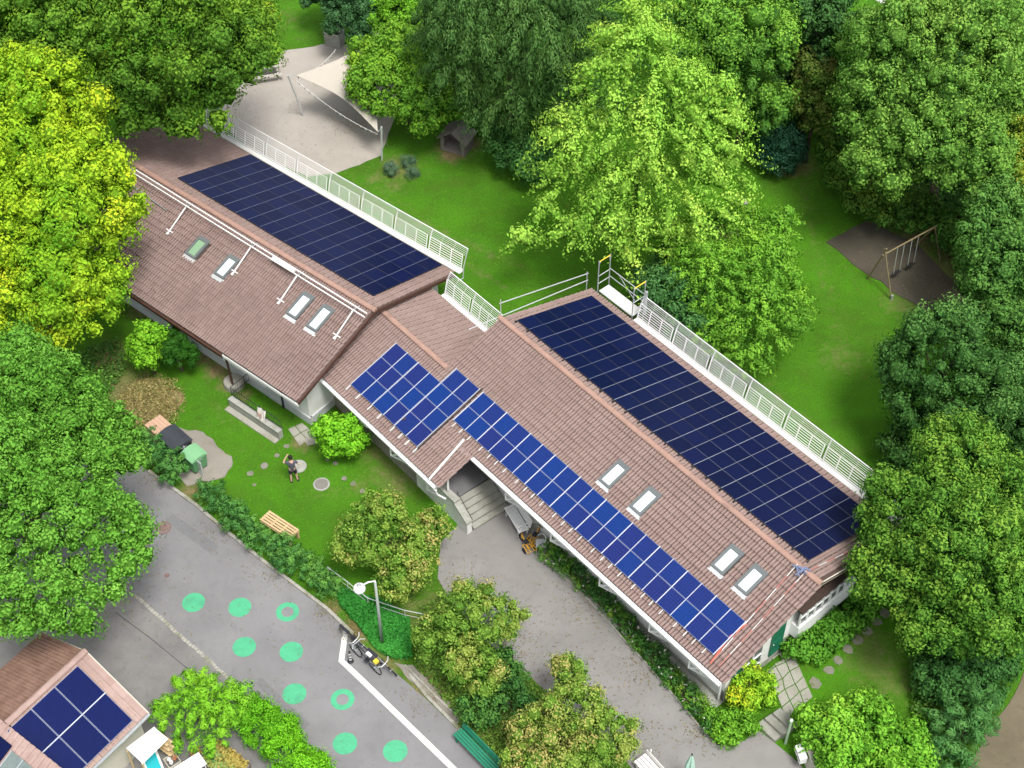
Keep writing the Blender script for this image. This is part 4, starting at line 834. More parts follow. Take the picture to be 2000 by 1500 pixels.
def plant(name, label, cat, lb, pal, base=None, trunk=.2, group=None, mat='leaf', stem='trunk', limbs=True, crown='crown', asp=.6, axis=None, tb=None, **kw):
    lobes = [lobe(*q) for q in lb]
    cm = sum(l[0]*l[1][0] for l in lobes)/sum(l[1][0] for l in lobes)
    bp = np.array([cm[0], cm[1], 0]) if base is None else Gt(*base); bp[2] = h(bp[0], bp[1])
    t = thing(name, label, cat, bp, group)
    if trunk:
        b = MB(); mid = bp*.5+cm*.5+np.array([rng.uniform(-.2, .2), rng.uniform(-.2, .2), 0]); top = cm.copy()
        b.path([bp-np.array([0, 0, .1]), bp+(mid-bp)*.3, mid, top], [trunk*1.35, trunk, trunk*.8, trunk*.4], 9)
        if limbs:
            for c, r in lobes:
                for _ in range(3):
                    e = c+unit(rng.normal(size=3)*np.array([1, 1, .5]))*r*.75; s = mid+(top-mid)*rng.uniform(.1, .9); m_ = s*.5+e*.5+np.array([0, 0, rng.uniform(.0, .3)])
                    b.path([s, m_, e], [trunk*.38, trunk*.22, trunk*.06], 6)
        b.build(stem, M['bark'], t, True)
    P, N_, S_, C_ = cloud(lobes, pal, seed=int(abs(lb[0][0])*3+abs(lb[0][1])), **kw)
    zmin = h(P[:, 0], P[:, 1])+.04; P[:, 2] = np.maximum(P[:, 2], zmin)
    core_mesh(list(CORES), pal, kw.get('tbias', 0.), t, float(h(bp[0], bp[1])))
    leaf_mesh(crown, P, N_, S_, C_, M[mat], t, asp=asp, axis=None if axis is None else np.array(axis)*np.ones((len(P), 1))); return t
# big trees -----------------------------------------------------------------
plant('ash_tree', 'large yellow-green tree hiding the left end of the left wing', 'tree', [(60, 235, 9.5, 140, 1.), (140, 400, 8.5, 135, 1.05), (125, 560, 6.3, 115, 1.05), (-30, 420, 8.5, 150, 1.), (40, 560, 6, 110, 1)], [(.065, .17, .010), (.11, .225, .012), (.165, .275, .013), (.225, .31, .014), (.285, .325, .016)], base=(110, 640), trunk=.35, limbs=False, clump=.66, lpc=115, leaf=.19, tbias=.1, tscale=.5, spread=.4)
plant('maple_tree', 'dark green maple overhanging the far left roof corner', 'tree', [(140, 50, 11, 160, .95), (320, 50, 11, 165, .95), (445, 95, 9.5, 95, .95), (250, 165, 8.5, 105, .85), (385, 175, 8, 85, .85), (30, 0, 11, 120, 1.), (325, 225, 7.4, 45, .9), (480, 30, 9, 60, 1.), (170, 150, 8, 70, 1)], [(.03, .078, .010), (.055, .128, .013), (.09, .172, .014), (.155, .22, .015)], base=(300, 200), trunk=.4, limbs=False, clump=.76, lpc=135, leaf=.2, tscale=.3)
plant('lime_tree', 'large fresh green tree at the left edge beside the road', 'tree', [(60, 790, 7.5, 130, 1.), (155, 870, 7, 115, 1.), (110, 1010, 6.5, 140, 1.), (50, 1140, 6, 110, .95), (205, 1040, 6, 85, .95), (190, 1120, 5.4, 72, .9), (-20, 950, 8, 150, 1.), (130, 1175, 5, 70, .9), (20, 740, 7, 80, 1)], [(.038, .115, .012), (.062, .165, .018), (.09, .215, .027), (.125, .26, .04)], base=(60, 1050), trunk=.35, limbs=False, clump=.6, lpc=130, leaf=.155, tscale=.2)
plant('hazel_bush', 'big rounded bright green hazel beside the shade sail', 'tree', [(752, 168, 3.4, 66, 1.), (830, 190, 3.2, 78, .95), (722, 120, 3., 50, 1.), (690, 140, 2.4, 26, 1.), (795, 120, 3.8, 76, 1.), (880, 180, 3., 55, 1)], [(.035, .095, .012), (.07, .17, .016), (.11, .225, .018), (.17, .27, .02)], trunk=.12, clump=.48, lpc=78, leaf=.18, tscale=.3)
plant('bush', 'bright green bush at the top edge above the hazel', 'bush', [(770, 30, 3.5, 48, 1.), (815, 55, 3, 34, 1.)], [(.05, .13, .012), (.10, .24, .016), (.14, .29, .02)], trunk=.1, clump=.45, lpc=80, leaf=.18)
plant('dark_bush', 'dark green bush at the top edge beside the grey box', 'bush', [(690, 15, 3.2, 60, 1.), (720, 60, 2.6, 40, 1.), (640, -20, 3, 50, 1)], [(.02, .06, .022), (.035, .09, .03), (.05, .12, .04)], trunk=.1, clump=.5, lpc=90, leaf=.17)
plant('willow_tree', 'dark drooping willow behind the play hut', 'tree', [(930, 40, 9, 110, 1.), (1050, 60, 9, 115, 1.), (900, 130, 6.5, 75, 1.15), (1010, 160, 6, 85, 1.15), (960, 215, 4.2, 60, 1.1), (1090, 170, 6, 70, 1.1), (860, 60, 7, 60, 1.1), (1130, 30, 8, 70, 1)], [(.018, .052, .012), (.036, .085, .02), (.056, .12, .028), (.08, .15, .036)], trunk=.35, clump=.75, lpc=150, leaf=.2, asp=.3, spray=1.1, droop=1.4, axis=(0, 0, -1.2), tscale=.3, dens=1.3, limbs=False, rough=.25)
plant('honey_locust', 'tall lime green open-crowned tree between the two lawns', 'tree', [(1248, 25, 13.2, 52, 1.3), (1245, 105, 12, 88, 1.), (1205, 180, 10.6, 92, .8), (1290, 185, 10.6, 100, .8), (1150, 265, 8.6, 92, .62), (1250, 280, 8.8, 115, .7), (1350, 265, 8.8, 100, .7), (1120, 345, 6.6, 72, .5), (1220, 370, 6.6, 105, .55), (1330, 370, 6.6, 105, .55), (1065, 410, 5.2, 42, .45), (1130, 445, 4.8, 58, .45), (1225, 465, 4.4, 62, .5), (1320, 465, 4.4, 60, .5), (1015, 470, 4.6, 26, .45), (1410, 200, 9, 50, .8), (1425, 330, 6.6, 45, .6)], [(.085, .205, .02), (.13, .265, .03), (.18, .315, .04), (.24, .35, .05), (.31, .37, .06)], base=(1245, 400), trunk=.26, limbs=False, clump=.8, lpc=120, leaf=.17, spray=1.5, droop=.4, fill=.25, dens=1.2, tscale=.2, zmin=-.5, rough=.3, tbias=-.05)
plant('dark_shrub', 'dark green shrub under the left side of the lime green tree', 'bush', [(1005, 290, 1.8, 46, 1.), (1040, 318, 1.6, 36, 1.), (980, 262, 1.8, 30, 1)], [(.018, .06, .016), (.032, .095, .022), (.05, .13, .03)], trunk=.08, clump=.4, lpc=80, leaf=.16)
plant('maple_tree', 'mid green tree at the top edge right of the lime green tree', 'tree', [(1410, 50, 9, 95, 1.), (1490, 90, 8, 72, 1.), (1440, 160, 6.5, 70, 1.), (1520, 10, 8, 60, 1.), (1490, 210, 4.5, 55, 1)], [(.03, .085, .016), (.06, .15, .02), (.095, .21, .024), (.14, .26, .03)], trunk=.25, limbs=False, clump=.68, lpc=110, leaf=.18)
plant('dark_tree', 'dark green tree in the gap at the top right', 'tree', [(1600, 30, 8, 70, 1.1), (1630, 90, 6.5, 50, 1.1), (1560, 90, 5, 45, 1)], [(.016, .052, .014), (.03, .08, .02), (.045, .11, .026)], trunk=.2, clump=.6, lpc=105, leaf=.19)
plant('rowan_tree', 'small tree with brown-red tinted leaves behind the dark holly', 'tree', [(1590, 150, 5.2, 42, 1.1), (1612, 205, 4.2, 42, 1.), (1570, 205, 4., 34, 1.), (1600, 245, 3.2, 30, 1)], [(.028, .085, .014), (.044, .105, .016), (.065, .105, .018), (.09, .09, .022)], trunk=.12, clump=.45, lpc=90, leaf=.17)
plant('robinia_tree', 'wide airy green tree behind the swing', 'tree', [(1760, 110, 9.5, 105, 1.), (1880, 100, 10, 115, 1.), (1700, 195, 7.6, 70, 1.), (1800, 255, 7.4, 100, .9), (1725, 315, 5.8, 75, .85), (1895, 300, 7, 80, 1.), (1850, 190, 9, 90, 1.), (1950, 50, 9, 80, 1.), (1690, 80, 8, 60, 1), (1800, 30, 9, 70, 1), (1960, 190, 8, 60, 1)], [(.038, .10, .016), (.066, .15, .022), (.1, .2, .03), (.145, .24, .04)], base=(1825, 455), trunk=.26, clump=.6, lpc=76, leaf=.17, fill=.2, tscale=.25, dens=1.2, limbs=False)
plant('holly_bush', 'dark blue-green round bush on the back lawn', 'bush', [(1527, 288, 1.5, 46, 1.), (1520, 320, 1.0, 30, 1)], [(.008, .035, .018), (.016, .055, .028), (.028, .08, .042)], mat='needle', trunk=.08, clump=.36, lpc=100, leaf=.13)
plant('yellowing_tree', 'yellowing tree at the right edge beside the airy tree', 'tree', [(1985, 275, 6.5, 55, 1.1), (1970, 340, 5.4, 45, 1.), (2010, 350, 6, 50, 1)], [(.06, .14, .016), (.10, .17, .018), (.16, .19, .02), (.22, .19, .025)], trunk=.15, clump=.5, lpc=85, leaf=.17, tscale=.45)
plant('green_tree', 'green tree at the right edge beside the swing mat', 'tree', [(1925, 470, 5.4, 58, 1.), (1975, 540, 5.4, 85, 1.), (1905, 520, 4.4, 40, 1.), (1985, 660, 5, 62, 1.), (1950, 410, 5.8, 55, 1.), (1935, 590, 4.2, 50, 1)], [(.022, .07, .014), (.042, .11, .02), (.066, .15, .028), (.095, .19, .034)], trunk=.2, clump=.52, lpc=95, leaf=.17)
plant('serviceberry', 'light green bushy tree behind the long guard rail', 'tree', [(1390, 540, 4, 82, .95), (1490, 520, 4, 72, .95), (1470, 625, 3.2, 88, .95), (1530, 440, 4.2, 36, .9), (1440, 440, 4.2, 50, .95), (1540, 600, 3, 48, 1.), (1455, 690, 2.4, 50, 1), (1385, 450, 3.6, 55, .9), (1340, 520, 3, 60, .9), (1410, 630, 2.8, 70, .9)], [(.045, .13, .014), (.075, .185, .018), (.11, .24, .022), (.16, .29, .026)], trunk=.15, limbs=False, clump=.42, lpc=60, leaf=.15, spray=.9, droop=.25)
plant('dark_shrub', 'dark green shrub left of the light green bushy tree', 'bush', [(1315, 580, 3, 62, 1.), (1350, 650, 2.4, 50, 1.), (1275, 560, 2.4, 40, 1), (1330, 510, 3, 45, 1)], [(.02, .065, .02), (.038, .105, .028), (.06, .14, .034)], trunk=.1, clump=.48, lpc=85, leaf=.17)
plant('hornbeam_tree', 'dark green tree at the right edge below the swing mat', 'tree', [(1840, 690, 5.4, 95, 1.), (1770, 725, 4.4, 65, 1.), (1905, 760, 5.4, 95, 1.), (1800, 790, 3.6, 62, 1.), (1880, 640, 5, 50, 1)], [(.018, .055, .012), (.032, .088, .018), (.052, .122, .026), (.078, .155, .034)], trunk=.2, clump=.6, lpc=96, leaf=.155)
plant('field_maple', 'large maple with yellowing leaf tips at the right roof corner', 'tree', [(1880, 920, 7.4, 95, 1.), (1780, 1000, 6.4, 92, 1.), (1885, 1070, 7.2, 125, 1.), (1760, 1110, 5.4, 88, 1.), (1930, 1190, 5.6, 95, 1.), (1830, 1210, 4.8, 78, 1.), (1995, 980, 7.2, 100, 1.), (1720, 1060, 5, 48, 1.)], [(.026, .08, .011), (.045, .12, .015), (.075, .165, .019), (.12, .205, .024), (.175, .225, .028)], base=(1850, 1200), trunk=.32, limbs=False, clump=.5, lpc=112, leaf=.145, tscale=.22, tbias=-.06)
# bushes at the lower right
plant('dark_bush', 'dark green bush at the lower right beside the dry lawn', 'bush', [(1830, 1330, 1.5, 50, .95), (1890, 1300, 1.8, 60, .95), (1940, 1270, 1.8, 50, 1.)], [(.016, .055, .014), (.03, .09, .02), (.05, .125, .028)], trunk=.08, clump=.42, lpc=85, leaf=.15)
plant('bamboo', 'blue-green bamboo with narrow leaves at the lower right', 'bamboo', [(1880, 1420, 1.4, 60, .9), (1920, 1380, 1.5, 50, .9), (1850, 1465, 1.3, 50, .9)], [(.022, .075, .02), (.042, .12, .03), (.075, .17, .042)], trunk=.05, clump=.45, lpc=90, leaf=.24, asp=.2, spray=.4)
plant('spirea_bush', 'wide bright green bush right of the garden steps', 'bush', [(1620, 1425, 1.4, 58, .9), (1690, 1415, 1.5, 60, .9), (1760, 1460, 1.4, 62, .9), (1660, 1490, 1.4, 62, .9), (1740, 1525, 1.4, 60, .9)], [(.05, .15, .014), (.085, .22, .018), (.13, .28, .024), (.2, .34, .035)], trunk=.06, clump=.42, lpc=80, leaf=.17, dens=1.2)
# little orchard on the island
OP = [(.055, .125, .016), (.09, .175, .023), (.125, .20, .03), (.17, .21, .042), (.225, .20, .065)]
plant('apple_tree', 'apple tree with rusty leaves beside the front lawn and the steps', 'tree', [(740, 1035, 2.9, 68, .8), (800, 1075, 2.6, 62, .8), (692, 1060, 2.4, 44, .8), (780, 1130, 2., 50, .8), (845, 1025, 2.2, 34, .8), (745, 985, 2.6, 30, .8)], OP, trunk=.11, group='apple trees on the island', clump=.36, lpc=58, leaf=.125, tbias=-.03, spread=.8, tscale=.4, dens=1.05)
plant('apple_tree', 'apple tree with rusty leaves right of the street lamp', 'tree', [(920, 1200, 2.9, 72, .8), (865, 1245, 2.5, 56, .8), (985, 1205, 2.5, 44, .75), (935, 1315, 2., 52, .8), (905, 1280, 2.2, 50, .8)], OP, trunk=.11, group='apple trees on the island', clump=.36, lpc=58, leaf=.125, tbias=.06, spread=.8, tscale=.4, dens=1.05)
plant('apple_tree', 'apple tree with rusty leaves right of the green bench', 'tree', [(1120, 1385, 2.7, 66, .8), (1112, 1310, 2.6, 32, .9), (1060, 1430, 2.4, 60, .8), (1175, 1440, 2.4, 56, .8), (1030, 1490, 2.2, 52, .8), (1130, 1490, 2.3, 56, .8), (1225, 1432, 2.2, 26, .8)], OP, trunk=.11, group='apple trees on the island', clump=.36, lpc=58, leaf=.125, tbias=.05, spread=.8, tscale=.4, dens=1.05)
plant('dark_bush', 'dark green bush between two apple trees on the island', 'bush', [(1030, 1395, 1.4, 34, 1.), (960, 1370, 1.2, 44, .9), (1000, 1330, 1.2, 36, .9), (985, 1290, .9, 24, .9), (925, 1385, 1., 36, .9)], [(.018, .06, .016), (.032, .095, .02), (.06, .14, .024)], trunk=.06, clump=.34, lpc=60, leaf=.13)
# shrubs and hedges
plant('laurel_bush', 'bright green round bush by the brown fascia of the left wing', 'bush', [(288, 668, 2.1, 38, 1.1), (290, 690, 1.7, 32, 1)], [(.06, .17, .012), (.10, .24, .014), (.15, .31, .02)], trunk=.07, clump=.34, lpc=70, leaf=.17)
plant('yew_bush', 'dark clipped yew next to the bright round bush', 'bush', [(350, 690, 1.7, 33, 1.1), (340, 665, 1.7, 24, 1)], [(.012, .05, .006), (.02, .075, .008), (.032, .1, .012)], mat='needle', trunk=.07, clump=.3, lpc=100, leaf=.08)
plant('cherry_laurel', 'bright green round bush against the middle wing eaves', 'bush', [(664, 850, 1.5, 44, .95), (690, 858, 1.2, 26, 1)], [(.055, .17, .010), (.09, .25, .012), (.14, .33, .018)], trunk=.07, clump=.34, lpc=75, leaf=.17)
def strip_lobes(pts, r, z, n, kz=.9, j=6):
    pts = np.array(pts, float); L_ = np.r_[0, np.cumsum(np.linalg.norm(np.diff(pts, axis=0), axis=1))]; out = []
    for s in np.linspace(0, L_[-1], n): out.append((np.interp(s, L_, pts[:, 0])+rng.uniform(-j, j), np.interp(s, L_, pts[:, 1])+rng.uniform(-j, j), z*rng.uniform(.85, 1.15), r*rng.uniform(.8, 1.15), kz))
    return out
HP = [(.022, .075, .02), (.042, .125, .028), (.075, .18, .034), (.12, .24, .03)]
plant('hedge', 'loose green hedge between the road and the pallet', 'hedge', strip_lobes([(408, 962), (450, 1000), (500, 1045), (560, 1088), (610, 1120), (645, 1146)], 27, .65, 13), HP, trunk=0, clump=.3, lpc=52, leaf=.15, asp=.35, spray=.4, tscale=.35, crown='foliage', dens=1.25)
plant('hedge', 'short dark hedge left of the green container', 'hedge', strip_lobes([(285, 850), (310, 885), (345, 918)], 27, .8, 6), HP, trunk=0, clump=.32, lpc=58, leaf=.17, asp=.35, spray=.4, tbias=-.12, crown='foliage', dens=1.25)
plant('privet_bush', 'bright green weeping bush by the annex gable', 'bush', [(380, 1368, 1.4, 58, .9), (450, 1375, 1.4, 50, .9), (335, 1390, 1.2, 40, .9), (410, 1425, 1.1, 50, .9), (350, 1420, 1., 34, .9)], [(.05, .15, .012), (.085, .22, .014), (.13, .29, .018), (.17, .33, .02)], trunk=.05, clump=.36, lpc=78, leaf=.2, asp=.25, spray=.5, droop=.3)
plant('thuja_hedge', 'bright yellow-green hedge below the painted dots', 'hedge', strip_lobes([(495, 1395), (530, 1430), (570, 1470), (610, 1530)], 42, 1., 8, 1., 4), [(.05, .17, .008), (.08, .24, .010), (.12, .32, .012)], trunk=0, clump=.32, lpc=80, leaf=.12, asp=.4, crown='foliage', dens=1.25)
plant('bedding_hedge', 'green leafy border along the right gable wall', 'hedge', strip_lobes([(1560, 1275), (1600, 1245), (1640, 1218), (1680, 1188)], 30, .85, 7, .8), [(.03, .1, .012), (.055, .16, .016), (.09, .22, .02)], trunk=0, clump=.32, lpc=66, leaf=.17, crown='foliage')
plant('forsythia_bush', 'bush at the right front roof corner with a yellow patch', 'bush', [(1455, 1315, 1.3, 32, 1.), (1480, 1345, 1., 34, .9), (1452, 1352, 1., 28, .9)], [(.07, .18, .012), (.13, .27, .016), (.22, .32, .018), (.42, .34, .016)], trunk=.05, clump=.3, lpc=62, leaf=.13, tscale=.6)
plant('ground_shrub', 'low green shrub at the court corner left of the garden steps', 'bush', [(1425, 1420, .5, 34, .7), (1455, 1412, .5, 30, .7), (1400, 1405, .4, 24, .7)], [(.045, .13, .012), (.08, .2, .016), (.12, .26, .02)], trunk=0, clump=.3, lpc=60, leaf=.12, crown='foliage')
for px, py, d in [(765, 335, 'nearest the court'), (797, 318, 'farthest back'), (804, 341, 'nearest the lime green tree')]:
    plant('lavender_clump', 'grey-green lavender clump on the lawn, '+d, 'shrub', [(px, py-3, h(*G(px, py)[:2])+.28, 15, .9)], [(.04, .09, .045), (.07, .12, .07), (.1, .15, .09)], trunk=0, clump=.22, lpc=46, leaf=.13, asp=.15, crown='foliage', group='lavender clumps on the lawn')
for px, py, lb_, w_ in [(1150, 1150, 'a', 0)]: pass
# flower bed along the right wing
bed = thing('flower_bed', 'narrow flower bed with small white blooms along the right wing', 'flower bed', Gt(1200, 1225))
pts = [(1064, 1082), (1110, 1122), (1160, 1172), (1210, 1226), (1260, 1282), (1310, 1338), (1350, 1382), (1385, 1420)]
b = MB(); e1 = [Gt(x, y) for x, y in pts]; e2 = [p_+np.array([*VR, 0])*.62 for p_ in e1]; n = len(e1)
b.add([p_+np.array([0, 0, .035]) for p_ in e1+e2], [(i, i+1, n+i+1, n+i) for i in range(n-1)]); b.build('soil', M['soil'], bed)
lb = [(x+9, y-9, .28, r_, .9) for (x, y, z_, r_, k_) in strip_lobes(pts, 20, .3, 28, 1, 4)]
P, N_, S_, C_ = cloud([lobe(*q) for q in lb], [(.02, .07, .016), (.04, .115, .02), (.08, .18, .02), (.17, .2, .03)], clump=.22, lpc=34, leaf=.115, tscale=.55, spread=.7, seed=5); leaf_mesh('foliage', P, N_, S_, C_, M['leaf'], bed)
q = P[rng.integers(0, len(P), 90)]; q = np.repeat(q, 5, 0)+rng.normal(size=(90*5, 3))*.03+np.array([0, 0, .07]); leaf_mesh('blossoms', q, np.array([0, 0, 1.])+rng.normal(size=q.shape)*.5, .085, np.array([(.72, .70, .62)])*rng.uniform(.8, 1.1, (len(q), 1)), M['petal'], bed)
# ivy under the lamp
pl = W([(652, 1140), (690, 1160), (760, 1185), (800, 1215), (806, 1290), (765, 1290), (735, 1270), (700, 1225), (665, 1185)]); A = np.array(pl)
X_ = rng.uniform(A[:, 0].min(), A[:, 0].max(), 26000); Y_ = rng.uniform(A[:, 1].min(), A[:, 1].max(), 26000); k_ = inpoly(X_, Y_, pl)
P = np.stack([X_[k_], Y_[k_], .02+.34*rng.uniform(0, 1, k_.sum())**.6], 1); P[:, 2] += .22*lf_noise(P, 2.2, 3)+h(P[:, 0], P[:, 1])
iv = leaf_mesh('ivy', P, np.array([0, 0, 1.])+rng.normal(size=P.shape)*.45, .13*rng.uniform(.6, 1.2, len(P)), cols([(.014, .085, .014), (.024, .14, .02), (.04, .19, .028)], .5+.35*lf_noise(P, 1.7, 5)+rng.uniform(-.2, .2, len(P)), len(P)), M['leaf'], org=Gt(740, 1230)); tag(iv, 'vivid green ivy ground cover round the lamp post', kind='stuff')
plant('thicket', 'dark leafy thicket behind the swing mat', 'bush', [(1660, 340, 1.6, 48, 1.), (1700, 390, 1.5, 46, 1.), (1750, 400, 1.6, 50, 1.), (1800, 420, 1.4, 44, 1.), (1870, 450, 1.6, 46, 1.), (1905, 520, 1.4, 40, 1.), (1640, 290, 2, 40, 1.)], [(.02, .06, .01), (.035, .09, .014), (.06, .125, .018), (.11, .15, .02)], trunk=.06, clump=.42, lpc=66, leaf=.17)
plant('thicket', 'dark leafy thicket between the top trees right of the lime green tree', 'bush', [(1500, 190, 3, 60, 1.), (1545, 130, 4, 60, 1.), (1560, 215, 2.4, 42, 1.), (1650, 200, 3, 50, 1.), (1490, 245, 2, 36, 1)], [(.014, .045, .01), (.026, .07, .014), (.045, .1, .018)], trunk=.08, clump=.5, lpc=80, leaf=.18)
plant('thicket', 'dark leafy thicket between hornbeam and yellow-tipped maple', 'bush', [(1960, 830, 3, 70, 1.), (1900, 850, 2.6, 50, 1.), (1800, 850, 2, 50, 1.), (1760, 870, 1.6, 40, 1.), (1990, 720, 4, 60, 1)], [(.014, .045, .01), (.026, .07, .014), (.045, .1, .018)], trunk=.08, clump=.5, lpc=80, leaf=.18)
# rough undergrowth at the edges of the back lawn
def cover(name, label, px, n, zmax, pal, leaf, asp=.5):
    pl = W(px); A = np.array(pl); X_ = rng.uniform(A[:, 0].min(), A[:, 0].max(), n); Y_ = rng.uniform(A[:, 1].min(), A[:, 1].max(), n); k_ = inpoly(X_, Y_, pl)
    P = np.stack([X_[k_], Y_[k_], zmax*rng.uniform(0, 1, k_.sum())**.7], 1); P[:, 2] *= np.clip(.6+.6*lf_noise(P, .9, 9), .1, 1.4); P[:, 2] += h(P[:, 0], P[:, 1])+.02
    NLEAF[0] += len(P)
    return tag(leaf_mesh(name, P, np.array([0, 0, .8])+rng.normal(size=P.shape)*.5, leaf*rng.uniform(.6, 1.2, len(P)), cols(pal, .5+.3*lf_noise(P, .7, 4)+rng.uniform(-.25, .25, len(P)), len(P)), M['leaf'], org=pl[0], asp=asp), label, kind='stuff')
UP = [(.012, .045, .01), (.025, .075, .015), (.045, .11, .02), (.08, .14, .025)]
cover('undergrowth', 'dark undergrowth behind the swing', [(1560, 240), (1650, 280), (1700, 380), (1820, 430), (1905, 560), (2100, 700), (2100, 100), (1560, 60)], 100000, 1.7, UP, .27)
cover('undergrowth', 'undergrowth under the trees at the top edge', [(880, 235), (950, 285), (1080, 300), (1200, 240), (1500, 270), (1560, 240), (1600, -60), (640, -60), (700, 60), (800, 150)], 60000, 1.1, UP, .26)
cover('undergrowth', 'undergrowth at the lower right behind the maple', [(1770, 1280), (1780, 1500), (1840, 1620), (1900, 1480), (1990, 1320), (2150, 1000), (2100, 800), (1740, 850), (1700, 960), (1720, 1150)], 40000, 1.0, UP, .2)
cover('undergrowth', 'low planting on the orchard island', [(820, 1190), (870, 1160), (960, 1265), (1060, 1350), (1180, 1445), (1250, 1530), (1000, 1560), (905, 1420), (810, 1300)], 34000, .4, [(.04, .09, .015), (.07, .14, .02), (.11, .18, .03), (.2, .2, .05)], .13)
cover('undergrowth', 'shaded planting under the left trees', [(-200, 640), (120, 700), (230, 660), (250, 720), (200, 800), (280, 830), (300, 900), (250, 905), (0, 900), (-200, 900)], 20000, .5, UP, .18)
# grass blades on the lawns
n = 125000; X_ = rng.uniform(-32, 34, n); Y_ = rng.uniform(27, 92, n); ok = np.ones(n, bool)
for s in SHEETS+FOOT: ok &= ~inpoly(X_, Y_, s)
X_, Y_ = X_[ok], Y_[ok]; P = np.stack([X_, Y_, h(X_, Y_)+.02], 1)
ix = np.clip(((X_+44)/.4).round().astype(int), 0, nx-1); iy = np.clip(((Y_-22)/.4).round().astype(int), 0, ny-1); dd = dry[iy, ix]
keep = rng.uniform(0, 1, len(P)) > dd*.75; P, dd = P[keep], dd[keep]
T = .55+.35*lf_noise(P, .5, 21)+rng.uniform(-.3, .3, len(P)); C_ = cols([(.045, .105, .012), (.06, .17, .012), (.068, .185, .012), (.075, .175, .015)], T, len(P)); C_ = C_*(1-dd[:, None]*.6)+np.array([.22, .19, .07])*dd[:, None]*.6
gr = leaf_mesh('grass', P, rng.normal(size=P.shape)+np.array([0, 0, .35]), .075*rng.uniform(.6, 1.3, len(P)), C_, M['leaf'], org=(0, 50, 0), asp=.35, axis=np.array([0, 0, 1.])*np.ones((len(P), 1))); tag(gr, 'short grass blades of the lawns', kind='stuff')
print('LEAVES', NLEAF[0]+len(P))
# ------------------------------------------------------------------ annex at the lower left
YA = math.radians(37); DA = np.array([-math.sin(YA), -math.cos(YA), 0]); WA = np.array([math.cos(YA), -math.sin(YA), 0]); OA = np.array([-16.62, 32.28, 0])
def Af(d, w, z): return OA+DA*d+WA*w+np.array([0, 0, z])
an = thing('annex_house', 'low annex with mossy tiled roof and solar panels at the lower left', 'building', Af(3, 0, 0))
ZA, TA = 4.0, 1.5/3.03
sec = [(-2.7, -.05), (2.7, -.05), (2.7, ZA-2.7*TA-.15), (0, ZA-.15), (-2.7, ZA-2.7*TA-.15)]
b = MB(); b.extr([Af(.25, w, z) for w, z in sec], DA*8); b.build('wall', M['beige'], an)
M['tileA2'] = mat_tile('annex_tile_pale', (OA[:2], DA[:2], WA[:2], .3, .3), (.40, .29, .26), (.34, .235, .205), (.28, .2, .17))
cA = 1/math.sqrt(1+TA*TA); sA = TA*cA
def annex_slope(sg, mat, nm, ncol, lab):
    dwn = WA*sg*cA-np.array([0, 0, sA]); nrm = WA*sg*sA+np.array([0, 0, cA]); top = Af(0, 0, ZA); Ls = 3.03/cA
    b = MB(); b.hexa(top+DA*2.05+dwn*Ls/2-nrm*.06, DA*2.05, dwn*Ls/2, nrm*.04); dk = b.build('roof_slope', M['deck'], an); dk['label'] = lab
    tw, th = .30, Ls/10
    me = bpy.data.meshes.new('roof_tile'); X3 = DA*(-sg)
    vs = []; prof = [(-.5, .0), (-.44, .028), (-.34, .032), (-.26, .01), (.0, .0), (.06, .022), (.16, .026), (.24, .008), (.48, .0)]
    for y, dz in ((-.01, -.008), (th+.02, .014), (th+.02, -.02)): vs += [(x*tw, y, (z if dz > -.015 else 0)+dz) for x, z in prof]
    n_ = len(prof); fs = [(k, n_+k, n_+k+1, k+1)[::-1] for k in range(n_-1)]+[(n_+k, 2*n_+k, 2*n_+k+1, n_+k+1)[::-1] for k in range(n_-1)]
    me.from_pydata(vs, [], fs); me.materials.append(mat); me.update()
    for j in range(10):
        for i in range(ncol):
            if sg > 0 and 1 < i < 12 and .6 < j < 8.4 : continue
            o = top+DA*(i+.5)*tw+dwn*j*th+nrm*random.gauss(.0, .003); inst('roof_tile', me, dk, frame4(o, X3, dwn, nrm) @ Matrix.Rotation(random.gauss(0, .008), 4, 'Z'))
    return top, dwn, nrm, Ls
annex_slope(-1, M['tileA'], 'l', 13, 'brown mossy left slope'); top, dwn, nrm, Ls = annex_slope(1, M['tileA2'], 'r', 13, 'pale right slope carrying the panels')
b = MB(); b.beam(Af(-.03, 0, ZA+.03), Af(3.95, 0, ZA+.03), .2, .1); rb = b.build('ridge', M['tileA2'], an)
rme2 = rme.copy(); rme2.materials.clear(); rme2.materials.append(M['tileA2'])
for k in range(11): inst('ridge_tile', rme2, rb, frame4(Af(.36*k-.02, 0, ZA+.05), -WA, DA, (0, 0, 1)))
for sg in (-1, 1): b = MB(); b.beam(Af(-.02, 0, ZA-.12), Af(-.02, sg*3.03, ZA-3.03*TA-.12), .05, .16); b.build('barge_board', M['beige'], an)
b = MB(); b.beam(Af(-.02, 3.1, ZA-3.03*TA-.08), Af(4.2, 3.1, ZA-3.03*TA-.08), .12, .06); b.build('gutter', M['steel'], an)
ap = thing('solar_array', 'six large navy solar panels on the annex roof', 'solar array', top+DA*2+dwn*1.5+nrm*.1, 'solar arrays')
pme = pv_mesh('solar_panel', 1.16, 1.49, M['pv_annex'], M['pvframe_s'], .016)
for i in range(3):
    for j in range(2): inst('solar_panel', pme, ap, frame4(top+DA*(.62+.6+i*1.18)+dwn*(.2+.75+j*1.51)+nrm*.13, -DA, dwn, nrm))
b = MB(); b.hexa(top+DA*(.62+1.77)+dwn*1.7+nrm*.15, DA*1.77, dwn*.014, nrm*.012); b.build('mounting_rail', M['rail'], ap)
